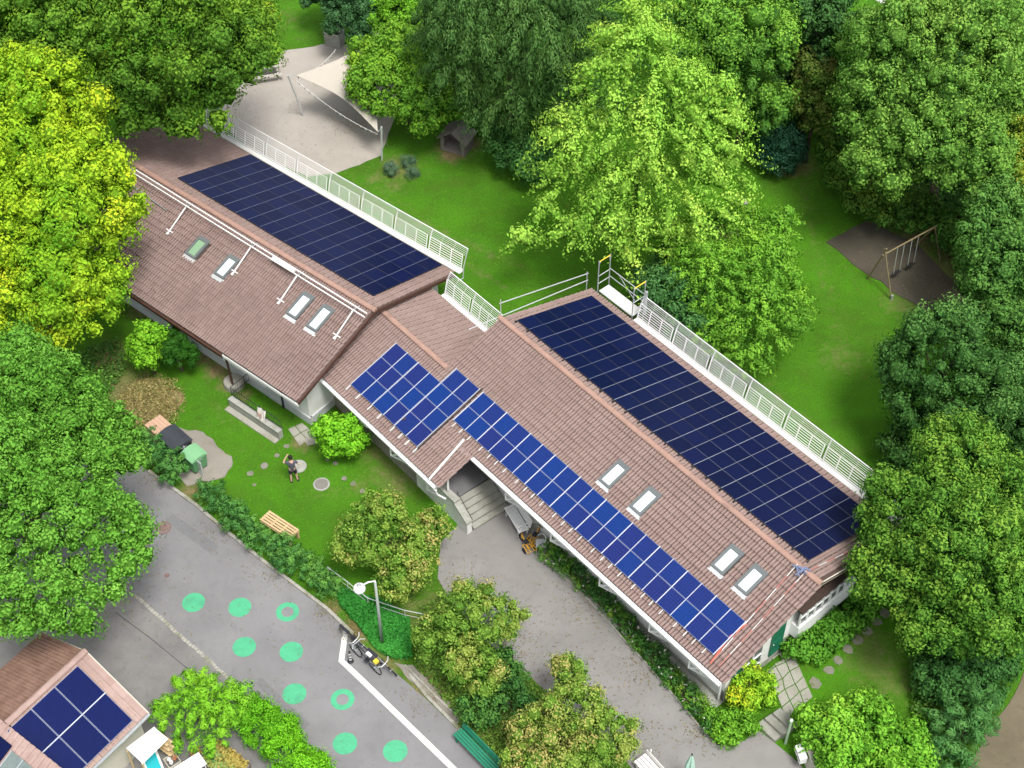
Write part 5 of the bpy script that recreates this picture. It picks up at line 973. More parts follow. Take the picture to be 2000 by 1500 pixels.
# second roof of the annex with dark panel and glasshouse
dw2 = DA*.93-np.array([0, 0, .36]); nr2 = DA*.36+np.array([0, 0, .93]); t2 = Af(3.98, -4, ZA+.02)
b = MB(); b.hexa(Af(3.98, 0, ZA+.02)+dw2*2-nr2*.05, WA*4.3, dw2*2, nr2*.05); r2 = b.build('roof_slope', M['tileA2'], an)
for k in range(28): b = MB(); b.hexa(Af(3.98, -4.15+.3*k, ZA+.02)+dw2*.28+nr2*.02, WA*.07, dw2*.30, nr2*.02); b.build('roll_tile', M['tileA2'], r2)
b = MB(); b.hexa(Af(3.98, -.95, ZA+.02)+dw2*1.55+nr2*.08, WA*1.75, dw2*1.1, nr2*.02); ap2 = thing('solar_array', 'single black panel cut by the lower left corner', 'solar array', Af(4.4, -1.5, 3.7), 'solar arrays'); b.build('solar_panel', M['pv_dark'], ap2)
gl = MB(); gl.hexa(Af(3.98, 1.9, ZA+.02)+dw2*1.6+nr2*.06, WA*1.0, dw2*1.0, nr2*.012); g_ = gl.build('glass_roof', M['glassroof'], an)
for w in (.92, 1.55, 2.2, 2.88): b = MB(); b.hexa(Af(3.98, w, ZA+.02)+dw2*1.6+nr2*.08, WA*.02, dw2*1.01, nr2*.015); b.build('glazing_bar', M['steel'], g_)

# ------------------------------------------------------------------ things on the road side
def fbox(t, nm, mat, o, X, Y, Z=(0, 0, 1)): b = MB(); b.hexa(o, X, Y, Z); return b.build(nm, mat, t)
def R3(yaw): return np.array([math.cos(yaw), math.sin(yaw), 0]), np.array([-math.sin(yaw), math.cos(yaw), 0])
def bar(t, nm, mat, p, q, r, n=6): b = MB(); b.tube(p, q, r, n=n); return b.build(nm, mat, t)
UP3 = np.array([0, 0, 1.])
# street lamp
q = Gt(747, 1258); lamp = thing('street_lamp', 'grey lamp post with white globe standing in the ivy', 'street lamp', q); tp = q+UP3*4.55
b = MB(); b.path([q, q+UP3*2.4, tp], [.075, .062, .05], 12); b.build('post', pm('lamp_post_grey', (.33, .37, .34), .5, .1), lamp, True)
gc = tp+np.array([-.62, -.22, -.12]); b = MB(); b.path([tp-UP3*.5, tp+UP3*.08, tp+np.array([-.25, -.08, .12]), gc+UP3*.12], .035, 8); b.build('arm', M['white'], lamp, True)
b = MB(); b.ball(gc, (.25, .25, .21), 20, 14); b.build('globe', M['white'], lamp, True); b = MB(); b.lathe([(.08, .17), (.1, .21), (.04, .27)], gc, 12); b.build('cap', M['steel'], lamp)
# rope fence on thin posts beside the hedge
fe = thing('handrail_fence', 'thin grey pipe fence between ivy and apple tree', 'fence', Gt(720, 1170)); pp = [Gt(640, 1108, .75), Gt(678, 1136, .75), Gt(718, 1168, .75), Gt(790, 1192, .75), Gt(830, 1200, .75)]
for a_, c_ in zip(pp[:-1], pp[1:]): bar(fe, 'rail', M['alu'], a_, c_, .022); bar(fe, 'rail', M['alu'], a_-UP3*.35, c_-UP3*.35, .012)
for a_ in pp: bar(fe, 'post', M['alu'], a_-UP3*.8, a_+UP3*.03, .022)
# green bench
def bench(name, label, px0, px1, back, mat, seatmat, zs=.45, slats=4, depth=.42, side=1, backslats=2, armr=False):
    A, B_ = Gt(*px0), Gt(*px1); d = B_-A; L_ = np.linalg.norm(d); d /= L_; s = np.array([-d[1], d[0], 0])*side; t = thing(name, label, 'bench', (A+B_)/2)
    for k in range(slats): fbox(t, 'seat_slat', seatmat, (A+B_)/2+s*(k+.5)*depth/slats+UP3*zs, d*L_/2, s*depth/slats*.42, UP3*.02)
    for k in range(backslats): z = zs+.14+.17*k; fbox(t, 'back_slat', seatmat, (A+B_)/2+s*(depth+.05+.04*k)+UP3*z, d*L_/2, s*.018+UP3*.0, UP3*.07-s*-.015)
    for e in (-1, 1):
        c = (A+B_)/2+d*e*(L_/2-.18)
        for y in (.05, depth-.03): b = MB(); b.beam(c+s*y, c+s*y+UP3*zs, .06, .06, d); b.build('leg', mat, t)
        b = MB(); b.beam(c+s*(depth-.02)+UP3*.1, c+s*(depth+.1)+UP3*(zs+.42), .05, .05, d); b.build('back_support', mat, t)
        if armr: b = MB(); b.path([c+s*.05+UP3*zs, c+s*.03+UP3*(zs+.22), c+s*(depth)+UP3*(zs+.26)], .03, 6); b.build('armrest', mat, t)
    return t
bench('park_bench', 'dark green slatted bench at the island edge by the white line', (885, 1446), (958, 1522), 1, M['green_bench'], M['green_bench'], slats=4, depth=.46, side=1)
bench('garden_bench', 'white painted bench beside the entrance steps', (984, 1004), (1014, 1054), 1, M['white'], M['white'], slats=5, depth=.5, side=1, armr=True, backslats=3)
bench('plank_table', 'pale planked bench at the bottom edge of the court', (1236, 1500), (1290, 1560), 1, M['white'], pm('white_plank', (.66, .63, .61), .7, .08), slats=4, depth=.62, side=1, zs=.5, backslats=1)
# folded parasol
q = Gt(1342, 1530); pa = thing('parasol', 'folded pale green parasol at the bottom edge of the court', 'parasol', q); bar(pa, 'pole', M['steel'], q, q+UP3*2.3, .025)
b = MB(); n = 12; prof = [(.03, 2.22), (.09, 1.95), (.15, 1.6), (.19, 1.2), (.13, .95)]; vs = []
for r, z in prof: vs += [q+np.array([math.cos(2*math.pi*k/n)*r*(1.25 if k % 2 else .7), math.sin(2*math.pi*k/n)*r*(1.25 if k % 2 else .7), z]) for k in range(n)]
b.add(vs, [(i*n+k, i*n+(k+1) % n, (i+1)*n+(k+1) % n, (i+1)*n+k) for i in range(4) for k in range(n)]); b.build('canopy', M['palegreen'], pa); b = MB(); b.ball(q+UP3*2.32, .045, 8, 6); b.build('finial', M['black'], pa)
# bikes
def bike(name, label, px, yaw, mat, acc=M['black'], basket=None, lie=0., s=1.):
    q = Gt(*px); t = thing(name, label, 'bicycle', q, 'bicycles parked at the kerb'); X, Y = R3(yaw); Zt = UP3*math.cos(lie)+Y*math.sin(lie); Y2 = Y*math.cos(lie)-UP3*math.sin(lie)
    at_ = lambda x, z, y=0.: q+X*x*s+Zt*z*s+Y2*y*s+UP3*.02
    for x in (-.52, .52):
        c = at_(x, .34); b = MB(); b.path([c+(X*math.cos(a)+Zt*math.sin(a))*.33*s for a in np.linspace(0, 2*math.pi, 21)], .024, 6, cap=False); w = b.build('wheel', M['rubber'], t)
        b = MB(); b.tube(c-Y2*.05, c+Y2*.05, .03)
        for a in np.linspace(0, math.pi, 6, endpoint=False): e = (X*math.cos(a)+Zt*math.sin(a))*.31*s; b.tube(c-e, c+e, .005, n=4)
        b.build('spokes', M['alu'], w)
    b = MB(); bb = at_(-.08, .32); seat = at_(-.22, .82); head = at_(.38, .82)
    for p_, r_ in [((bb, seat), .022), ((seat-Zt*.12, head), .022), ((bb, head-Zt*.12), .024), ((at_(-.52, .34), bb), .014), ((at_(-.52, .34), seat-Zt*.12), .014), ((head+Zt*.1, at_(.52, .34)), .022)]: b.tube(*p_, r_)
    b.build('frame', mat, t)
    b = MB(); b.path([at_(.28, .98, .3), at_(.4, .98, .18), at_(.4, .95, 0), at_(.4, .98, -.18), at_(.28, .98, -.3)], .018, 6); b.build('handlebar', M['alu'], t)
    b = MB(); b.hexa(at_(-.25, .88), X*.13, Y2*.07, Zt*.03); b.build('saddle', acc, t)
    b = MB(); b.hexa(at_(-.55, .72), X*.2, Y2*.07, Zt*.012); b.tube(at_(-.45, .7), at_(-.52, .36), .01); b.build('carrier', M['black'], t)
    b = MB(); b.hexa(at_(-.08, .32), X*.09, Y2*.1, Zt*.02); b.build('crank', M['black'], t)
    if basket is not None:
        b = MB(); b.hexa(at_(-.62 if basket == 'rear' else .62, .82), X*.09, Y2*.1, Zt*.06); b.build('box', M['yellow'] if basket == 'rear' else M['steel'], t)
    return t
M['palepaint'] = pm('pale_grey_paint', (.3, .32, .3), .5, .1)
YK = math.atan2(*(G(890, 1420)-G(690, 1240))[[1, 0]])
bike('bicycle', 'dark cargo bicycle with a yellow box by the striped bollard', (715, 1296), YK+math.pi, M['black'], M['white'], 'rear', 0., 1.15)
bike('bicycle', 'black bicycle leaning into the ivy near the white line end', (698, 1252), YK, M['black'], M['black'], None, -.35)
bike('bicycle', 'pale bicycle leaning on the ivy bank below the lamp', (752, 1300), YK, M['palepaint'], M['black'], None, -.3)
q = Gt(685, 1292); bo = thing('flexible_bollard', 'black and white striped flexible bollard at the bend of the white line', 'bollard', q)
b = MB(); b.lathe([(.14, 0), (.14, .03), (.06, .05)], q, 14); b.build('base', M['black'], bo)
for k in range(7): b = MB(); b.lathe([(.055, .05+.1*k), (.055, .149+.1*k)], q, 12); b.build('white_band' if k % 2 else 'black_band', M['white'] if k % 2 else M['black'], bo)
# bins
def container(name, label, cat, px, yaw, w, d, hh, body, lidm, wheels=True, taper=.88):
    q = Gt(*px); X, Y = R3(yaw); t = thing(name, label, cat, q); b = MB(); z0 = .16 if wheels else .03
    pts = [q+X*i*w/2*k+Y*j*d/2*k+UP3*z for z, k in ((z0, taper), (hh, 1)) for i, j in ((-1, -1), (1, -1), (1, 1), (-1, 1))]
    b.add(pts, [(3, 2, 1, 0), (4, 5, 6, 7), (0, 1, 5, 4), (1, 2, 6, 5), (2, 3, 7, 6), (3, 0, 4, 7)])
    for k in (-.6, -.2, .2, .6): b.hexa(q-Y*(d/2*(taper+1)/2+.005)+X*k*w/2*.9+UP3*(z0+hh)/2, X*.025, Y*.02, UP3*(hh-z0)/2*.85)
    b.build('body', body, t); n = 8; b = MB(); prof = [(-d/2-.05, 0), (-d/2-.04, .06), (-d/4, .15), (0, .18), (d/4, .15), (d/2+.04, .06), (d/2+.05, 0)]
    b.extr([q-X*(w/2+.04)+Y*y+UP3*(hh+z) for y, z in prof], X*(w+.08)); b.build('lid', lidm, t)
    if wheels:
        for i in (-1, 1):
            for j in (-1, 1): b = MB(); c = q+X*i*w*.36+Y*j*d*.33+UP3*.09; b.tube(c-X*.03, c+X*.03, .085, n=10); b.build('wheel', M['rubber'], t)
    for i in (-1, 1): bar(t, 'handle', M['steel'], q+X*i*(w/2+.03)-Y*.15+UP3*(hh-.08), q+X*i*(w/2+.03)+Y*.15+UP3*(hh-.08), .016)
    return t
YB = math.atan2(*(G(375, 890)-G(335, 855))[[1, 0]])
container('waste_container', 'black wheeled waste container between the timber box and the green one', 'waste container', (348, 883), YB, 1.3, .95, 1.0, M['black'], M['binlid'])
container('waste_container', 'green wheeled waste container beside the white gate', 'waste container', (385, 912), YB, .8, .8, .95, M['bingreen'], pm('green_lid', (.2, .42, .22), .5, .1))
q = Gt(318, 858); X, Y = R3(YB); tb = thing('timber_box', 'open pale timber compost box behind the black container', 'box', q)
for k in range(4): z = .12+.22*k; fbox(tb, 'board', M['wood'], q-Y*.42+UP3*z, X*.5, Y*.015, UP3*.1); fbox(tb, 'board', M['wood'], q+X*.5+UP3*z, X*.015, Y*.4, UP3*.1); fbox(tb, 'board', M['wood'], q-X*.5+UP3*z, X*.015, Y*.4, UP3*.1)
for k in range(5): fbox(tb, 'lid_board', M['terracotta'] if 0 else pm('box_lid', (.5, .32, .22), .8, .15), q+Y*(-.36+.18*k)+UP3*.97, X*.54, Y*.085, UP3*.015)
ga = thing('sheet_gate', 'pale metal gate with sloping tubes beside the green container', 'gate', Gt(392, 925)); g0, g1 = Gt(366, 900), Gt(398, 932)
for z in (.15, .95): bar(ga, 'rail', M['alu'], g0+UP3*z, g1+UP3*z, .025)
for p_ in (g0, g1): bar(ga, 'post', M['alu'], p_, p_+UP3*1.05, .03)
fbox(ga, 'sheet', M['alu'], (g0+g1)/2+UP3*.55, (g1-g0)/2, np.array([.006, .006, 0]), UP3*.38)
# pallet sofa
A, B_ = Gt(520, 1022), Gt(578, 1060); d = unit(B_-A); s = np.array([-d[1], d[0], 0]); c = (A+B_)/2; L_ = np.linalg.norm(B_-A)
pt = thing('wooden_pallet', 'pale wooden pallet lying behind the hedge on the lawn', 'pallet', c)
for k in range(5): fbox(pt, 'deck_board', M['wood'], c+s*(-.27+.135*k)+UP3*.62, d*L_/2, s*.045, UP3*.012)
for k in range(4): fbox(pt, 'stringer', M['wood'], c+d*(-L_/2+.06+(L_-.12)*k/3)+UP3*.56, d*.05, s*.30, UP3*.045)
for k in range(3): fbox(pt, 'bottom_board', M['wood'], c+s*(-.27+.27*k)+UP3*.48, d*L_/2, s*.05, UP3*.012)
for i in (-1, 1):
    for j in (-1, 1): fbox(pt, 'block', M['wood'], c+d*i*(L_/2-.08)+s*j*.25+UP3*.24, d*.05, s*.05, UP3*.23)
# heap of cut grass
q = Gt(292, 792); b = MB(); n, m_ = 26, 8; vs = []
for i in range(m_+1):
    r = 1-i/m_
    for k in range(n): a = 2*math.pi*k/n; w = 1+.12*math.sin(3*a+1)+.1*math.sin(5*a); vs.append(q+np.array([math.cos(a)*r*1.5*w, math.sin(a)*r*1.75*w, .62*(1-r**2.2)-.05+random.uniform(-.05, .05)]))
b.add(vs, [(i*n+k, i*n+(k+1) % n, (i+1)*n+(k+1) % n, (i+1)*n+k) for i in range(m_) for k in range(n)])
hp = thing('grass_heap', 'brownish heap of dried grass cuttings on the front lawn', 'heap', q); b.build('mound', pm('dry_cuttings', (.2, .16, .07), 1., .4, 3, 30, .8), hp)
a_ = rng.uniform(0, 6.28, 5200); r_ = np.sqrt(rng.uniform(0, 1, 5200))*rng.uniform(.85, 1.2, 5200); P = np.stack([q[0]+np.cos(a_)*r_*1.55, q[1]+np.sin(a_)*r_*1.8, q[2]+np.maximum(.62*(1-r_**2.2), .03)+rng.uniform(-.02, .1, 5200)], 1)
leaf_mesh('cuttings', P, rng.normal(size=P.shape)*.7+np.array([0, 0, .6]), .17*rng.uniform(.5, 1.2, 5200), cols([(.09, .10, .025), (.17, .15, .055), (.27, .22, .10)], rng.uniform(0, 1, 5200), 5200), M['leaf'], hp, asp=.25)
# person standing on the front lawn, seen from behind, arms raised to the head
def skinmesh(name, nodes, edges, mat, parent, sub=2):
    me = bpy.data.meshes.new(name); me.from_pydata([tuple(np.asarray(v[0])-ORG[parent.name]) for v in nodes], edges, []); ob = link(name, me, parent, ORG[parent.name])
    sk = ob.modifiers.new('skin', 'SKIN'); sk.use_smooth_shade = True; lay = me.skin_vertices[0].data
    for i, v in enumerate(nodes): lay[i].radius = (v[1], v[1] if len(v) < 3 else v[2]); lay[i].use_root = (i == 0)
    ss = ob.modifiers.new('sub', 'SUBSURF'); ss.levels = ss.render_levels = sub; me.materials.append(mat); return ob
q = Gt(575, 941); pe = thing('person', 'person in dark shirt and shorts standing on the front lawn, arms raised', 'person', q)
X, Y = R3(math.radians(8)); p_ = lambda x, y, z: q+X*x+Y*y+UP3*z
body = [(p_(0, 0, .95), .13, .10), (p_(0, .0, 1.15), .13, .095), (p_(0, .02, 1.36), .155, .10), (p_(0, .03, 1.50), .06, .06), (p_(0, .04, 1.56), .05), (p_(0, .06, 1.62), .085), (p_(0, .07, 1.72), .085), (p_(0, .07, 1.78), .05),
        (p_(-.10, 0, .88), .085), (p_(-.11, .03, .50), .055), (p_(-.12, -.05, .10), .038), (p_(-.12, .1, .04), .034), (p_(.10, 0, .88), .085), (p_(.13, .08, .50), .055), (p_(.16, .02, .10), .038), (p_(.18, .16, .04), .034),
        (p_(-.19, .03, 1.42), .052), (p_(-.36, .10, 1.32), .042), (p_(-.22, .26, 1.50), .033), (p_(-.14, .30, 1.56), .03), (p_(.19, .03, 1.42), .052), (p_(.34, -.02, 1.22), .042), (p_(.30, .14, 1.06), .033), (p_(.29, .2, 1.0), .03)]
skinmesh('body', body, [(0, 1), (1, 2), (2, 3), (3, 4), (4, 5), (5, 6), (6, 7), (0, 8), (8, 9), (9, 10), (10, 11), (0, 12), (12, 13), (13, 14), (14, 15), (2, 16), (16, 17), (17, 18), (18, 19), (2, 20), (20, 21), (21, 22), (22, 23)], M['skin'], pe)
for sx, c0, dr in ((-1, p_(-.14, .30, 1.56), np.array([.3, .5, .6])), (1, p_(.29, .2, 1.0), np.array([-.1, .6, -.5]))):
    for k in range(5):
        o = X*(k-2)*.016*sx; e = unit(X*dr[0]+Y*dr[1]+UP3*dr[2]); l_ = [.05, .075, .08, .075, .06][k]
        skinmesh('finger' if k else 'thumb', [(c0+o, .009), (c0+o+e*l_*.6, .008), (c0+o+e*l_-UP3*.012, .006)], [(0, 1), (1, 2)], M['skin'], pe, 1)
skinmesh('shirt', [(p_(0, 0, .88), .15, .12), (p_(0, 0, 1.15), .148, .11), (p_(0, .02, 1.36), .175, .118), (p_(0, .03, 1.47), .10, .09), (p_(-.2, .03, 1.41), .068), (p_(-.28, .07, 1.36), .06), (p_(.2, .03, 1.41), .068), (p_(.28, 0, 1.30), .06)], [(0, 1), (1, 2), (2, 3), (2, 4), (4, 5), (2, 6), (6, 7)], M['shirt'], pe)
skinmesh('shorts', [(p_(0, 0, 1.02), .14, .11), (p_(-.10, 0, .86), .105), (p_(-.11, .03, .58), .09), (p_(.10, 0, .86), .105), (p_(.125, .06, .58), .09)], [(0, 1), (1, 2), (0, 3), (3, 4)], M['shorts'], pe)
b = MB(); b.ball(p_(0, .045, 1.715), (.108, .112, .118), 14, 10, wob=.08); b.build('hair', M['hair'], pe, True)
for sx in (-1, 1): b = MB(); b.ball(p_(sx*.04, .158, 1.70), .013, 8, 6); b.build('eye', M['white'], pe); b = MB(); b.ball(p_(sx*.1, .07, 1.67), (.015, .03, .035), 8, 6); b.build('ear', M['skin'], pe); 
b = MB(); b.ball(p_(0, .165, 1.665), (.014, .02, .025), 8, 6); b.build('nose', M['skin'], pe); b = MB(); b.ball(p_(0, .152, 1.62), (.028, .01, .008), 8, 6); b.build('mouth', M['red'], pe)
for pp_ in ((p_(-.12, .07, .03), -.12), (p_(.18, .13, .03), .18)): b = MB(); b.hexa(pp_[0], X*.05, Y*.13, UP3*.035); b.build('shoe', M['black'], pe)
# basement entrance parapet of the left wing
par = thing('parapet', 'low concrete parapet with black railing before the basement entrance', 'wall', Gt(505, 825)); A, B_ = Gt(452, 790), Gt(550, 856); d = unit(B_-A); s = np.array([-d[1], d[0], 0])
b = MB(); b.beam(A+UP3*.22, B_+UP3*.22, .24, .52); b.build('wall', M['concrete'], par); b = MB(); b.beam(A+UP3*.505, B_+UP3*.505, .3, .05); b.build('coping', M['concrete'], par)
b = MB(); b.beam(A-s*.3+UP3*.02, B_-s*.3+UP3*.02, .3, .06); b.build('footing', M['slab'], par)
for z in (.66, 1.12): bar(par, 'rail', M['black'], A+s*.12+UP3*z, B_+s*.12+UP3*z, .02); bar(par, 'rail', M['black'], A+s*.12+UP3*z, A+s*1.3+UP3*z, .02)
L_ = np.linalg.norm(B_-A)
for k in range(23): bar(par, 'baluster', M['black'], A+s*.12+d*L_*k/22+UP3*.5, A+s*.12+d*L_*k/22+UP3*1.12, .009, 5)
for k in range(9): bar(par, 'baluster', M['black'], A+s*(.15+k*.14)+UP3*.0, A+s*(.15+k*.14)+UP3*1.12, .009, 5)
c = A*.36+B_*.64-s*.02+UP3*.82; b = MB(); n = 8; vs = []
for k in range(n+1): vs += [c+d*(-.26+.52*k/n)+s*(.09-.03*math.sin(k*1.3))+UP3*.34, c+d*(-.26+.52*k/n)-s*(.06+.05*math.sin(k*1.7))-UP3*.32]
b.add(vs+[v+s*.012 for v in vs], [(2*k, 2*k+1, 2*k+3, 2*k+2) for k in range(n)]+[(2*n+2+2*k, 2*n+4+2*k, 2*n+5+2*k, 2*n+3+2*k) for k in range(n)]); tw_ = b.build('towel', pm('white_towel', (.7, .66, .62), .95, .1), org=c); tag(tw_, 'white and pink cloth hung over the black railing', 'cloth')
b = MB()
for k in range(3): b.hexa(c+d*(-.1+.1*k)-s*.085+UP3*.05, d*.03, s*.004, UP3*.14)
b.build('pink_print', pm('pink_print', (.6, .3, .25), .9, .1), None, org=c); o = bpy.data.objects[-1] if 0 else COL.objects[-1]; o.parent = tw_; o.location = (0, 0, 0)
q = Gt(458, 752); b = MB(); b.lathe([(.5, 0), (.5, .28), (.46, .34), (.12, .36), (.1, .38)], q, 28); tag(b.build('well_lid', M['slab'], org=q), 'round pale stone well lid against the left wing wall', 'well lid')
# tricycles by the white bench
def trike(label, px, yaw, mat):
    q = Gt(*px); X, Y = R3(yaw); t = thing('tricycle', label, 'tricycle', q, 'orange tricycles by the white bench')
    for x, y, r in ((.36, 0, .2), (-.3, .24, .14), (-.3, -.24, .14)):
        c = q+X*x+Y*y+UP3*r; b = MB(); b.path([c+(X*math.cos(a)+UP3*math.sin(a))*r*.86 for a in np.linspace(0, 2*math.pi, 17)], .03, 6, cap=False); b.build('wheel', M['rubber'], t)
    b = MB(); b.path([q+X*.36+UP3*.2, q+X*.3+UP3*.62], .022, 6); b.path([q+X*.3+UP3*.45, q+X*.02+UP3*.28, q-X*.3+UP3*.2], .03, 6); b.tube(q-X*.3+Y*.24+UP3*.15, q-X*.3-Y*.24+UP3*.15, .02)
    b.path([q-X*.1+Y*.2+UP3*.3, q-X*.62+Y*.22+UP3*.32, q-X*.62-Y*.22+UP3*.32, q-X*.1-Y*.2+UP3*.3, q-X*.1+Y*.2+UP3*.3], .022, 6)
    for k in (-.1, .08): b.tube(q-X*.1+Y*k+UP3*.31, q-X*.62+Y*k+UP3*.33, .018)
    b.build('frame', mat, t); b = MB(); b.path([q+X*.24+Y*.22+UP3*.66, q+X*.32+UP3*.62, q+X*.24-Y*.22+UP3*.66], .018, 6); b.build('handlebar', M['black'], t)
    b = MB(); b.hexa(q-X*.05+UP3*.38, X*.12, Y*.1, UP3*.025); b.build('seat', M['black'], t); return t
trike('orange tricycle at the front end of the white bench', (1026, 1066), math.radians(120), M['yellowpaint']); trike('orange tricycle behind the white bench under the eaves', (1046, 1052), math.radians(60), M['yellowpaint'])
q = Gt(1056, 1072); b = MB(); ch = thing('wire_chair', 'pale metal garden chair under the eaves beside the tricycles', 'chair', q); fbox(ch, 'seat', M['alu'], q+UP3*.42, np.array([.22, 0, 0]), np.array([0, .22, 0]), UP3*.015)
for i in (-1, 1):
    for j in (-1, 1): bar(ch, 'leg', M['white'], q+np.array([.2*i, .2*j, 0]), q+np.array([.17*i, .17*j, .42]), .014)
b = MB(); b.path([q+np.array([.2*math.cos(a)+.02, .2*math.sin(a), .45+.4*abs(math.sin(a/2+.8))]) for a in np.linspace(-.6, 2.4, 12)], .016, 6); b.build('backrest', M['white'], ch)

# ------------------------------------------------------------------ play court
m1b, m1t = Gt(593, 226), None
HA = 3.35; A = G(562, 147, HA+.1); sailA = G(578, 147, HA); sailB = G(738, 258, 2.25); sailC = G(757, 48, 3.4); mB = Gt(746, 313)
sa = thing('shade_sail', 'cream shade sail stretched between leaning masts over the play court', 'shade sail', m1b)
b = MB(); n = 14; vs = []; idx_ = {}
cen = (sailA+sailB+sailC)/3
for i in range(n+1):
    for j in range(n+1-i):
        u_, v_ = i/n, j/n; w_ = 1-u_-v_; p0 = sailA*w_+sailB*u_+sailC*v_; pinch = .42*(4*u_*w_+4*w_*v_+4*u_*v_)*(1-27*u_*v_*w_*.55); p0 = p0+(cen-p0)*pinch*.55-UP3*.25*27*u_*v_*w_*.4
        idx_[(i, j)] = len(vs); vs.append(p0)
fs = [];
for i in range(n):
    for j in range(n-i):
        fs.append((idx_[(i, j)], idx_[(i+1, j)], idx_[(i, j+1)]))
        if i+j < n-1: fs.append((idx_[(i+1, j)], idx_[(i+1, j+1)], idx_[(i, j+1)]))
b.add(vs, fs); b.build('cloth', M['cream'], sa, True)
bar(sa, 'mast', M['alu'], m1b, A, .05, 10); bar(sa, 'mast', M['alu'], mB, G(745, 248, 2.5), .055, 10); mc = np.array([sailC[0]+.3, sailC[1]+.3, 0]); bar(sa, 'mast', M['alu'], mc, sailC+UP3*.15, .05, 10)
bar(sa, 'guy_rope', M['steel'], A, sailA, .03); bar(sa, 'guy_rope', M['steel'], G(745, 250, 2.45), sailB, .02); bar(sa, 'guy_rope', M['steel'], G(745, 246, 2.5), Gt(757, 285), .012)
def bunting(label, a, c, n, sag=.35):
    t = thing('bunting', label, 'bunting', (a+c)/2, 'buntings at the shade sail'); pts = [a+(c-a)*k/n-UP3*sag*4*(k/n)*(1-k/n) for k in range(n+1)]; b = MB(); b.path(pts, .012, 5); b.build('cord', M['white'], t)
    for k in range(n):
        p0, p1 = pts[k]*.75+pts[k+1]*.25, pts[k]*.25+pts[k+1]*.75; b = MB(); tp_ = (p0+p1)/2-UP3*.16+np.array([.03, -.02, 0]); b.add([p0, p1, tp_, p0+np.array([.006, .006, 0]), p1+np.array([.006, .006, 0]), tp_+np.array([.006, .006, 0])], [(0, 1, 2), (5, 4, 3), (0, 3, 4, 1), (1, 4, 5, 2), (2, 5, 3, 0)]); b.build('pennant', M['palegreen'] if k % 5 == 3 else M['cream'], t)
    return t
bunting('bunting of small flags below the front edge of the sail', sailA-UP3*.35, G(738, 262, 2.0), 16); bunting('bunting of small flags running to the grey box', sailA-UP3*.1, G(656, 96, 1.8), 11)
def picnic(px, yaw):
    q = Gt(*px); X, Y = R3(yaw); t = thing('picnic_table', 'weathered pale picnic table under the dark maple', 'picnic table', q); mt = pm('bleached_timber', (.42, .39, .35), .9, .15, 4, 40, .4)
    for k in range(4): fbox(t, 'top_board', mt, q+Y*(-.3+.2*k)+UP3*.74, X*.9, Y*.09, UP3*.02)
    for sg in (-1, 1):
        for k in range(2): fbox(t, 'seat_board', mt, q+Y*sg*(.66+.15*k)+UP3*.44, X*.9, Y*.065, UP3*.02)
    for sx in (-.65, .65):
        for sg in (-1, 1): b = MB(); b.beam(q+X*sx+Y*sg*.75, q+X*sx+Y*sg*.22+UP3*.73, .05, .09, X); b.build('leg', mt, t)
        fbox(t, 'cross_beam', mt, q+X*sx*1.02+UP3*.38, X*.025, Y*.82, UP3*.05)
picnic((520, 147), math.radians(15))
q = Gt(655, 85); X, Y = R3(math.radians(-20)); gb = thing('grill_box', 'dark grey outdoor grill box at the far court corner', 'grill', q)
fbox(gb, 'body', M['concrete'], q+UP3*.45, X*.5, Y*.4, UP3*.45); fbox(gb, 'hood', M['steel'], q+UP3*1.18+X*.05, X*.5, Y*.32, UP3*.05); fbox(gb, 'opening', M['dark'], q+UP3*1.02-Y*.1, X*.45, Y*.3, UP3*.1); fbox(gb, 'rim', M['alu'], q+UP3*.93, X*.52, Y*.42, UP3*.025)
for i in (-1, 1): bar(gb, 'support', M['steel'], q+X*i*.4+Y*.2+UP3*.9, q+X*i*.4+Y*.2+UP3*1.15, .025)
# play hut
q = Gt(893, 288); X, Y = R3(math.radians(35)); hu = thing('play_hut', 'weathered wooden play hut under the hazel', 'play hut', q)
X, Y = R3(math.radians(-25)); w, dp, hh = .75, .55, .95
fbox(hu, 'floor', M['greywood'], q+UP3*.06, X*w, Y*dp, UP3*.05)
for i in (-1, 1):
    for k in range(4): fbox(hu, 'wall_board', M['greywood'], q+X*i*w+Y*(-dp+.14+.275*k)+UP3*(hh/2), X*.02, Y*.12, UP3*hh/2)
for k in range(6): fbox(hu, 'wall_board', M['greywood'], q+Y*dp+X*(-w+.12+.25*k)+UP3*hh/2, X*.11, Y*.02, UP3*hh/2)
for k in (0, 5): fbox(hu, 'wall_board', M['greywood'], q-Y*dp+X*(-w+.12+.252*k)+UP3*hh/2, X*.11, Y*.02, UP3*hh/2)
for sg in (-1, 1):
    dn = X*sg*.8-UP3*.6; nn_ = X*sg*.6+UP3*.8
    for k in range(5): fbox(hu, 'roof_board', M['greywood'], q+UP3*(hh+.56)+dn*(.12+.22*k)+nn_*.02, dn*.105, Y*(dp+.18), nn_*.018)
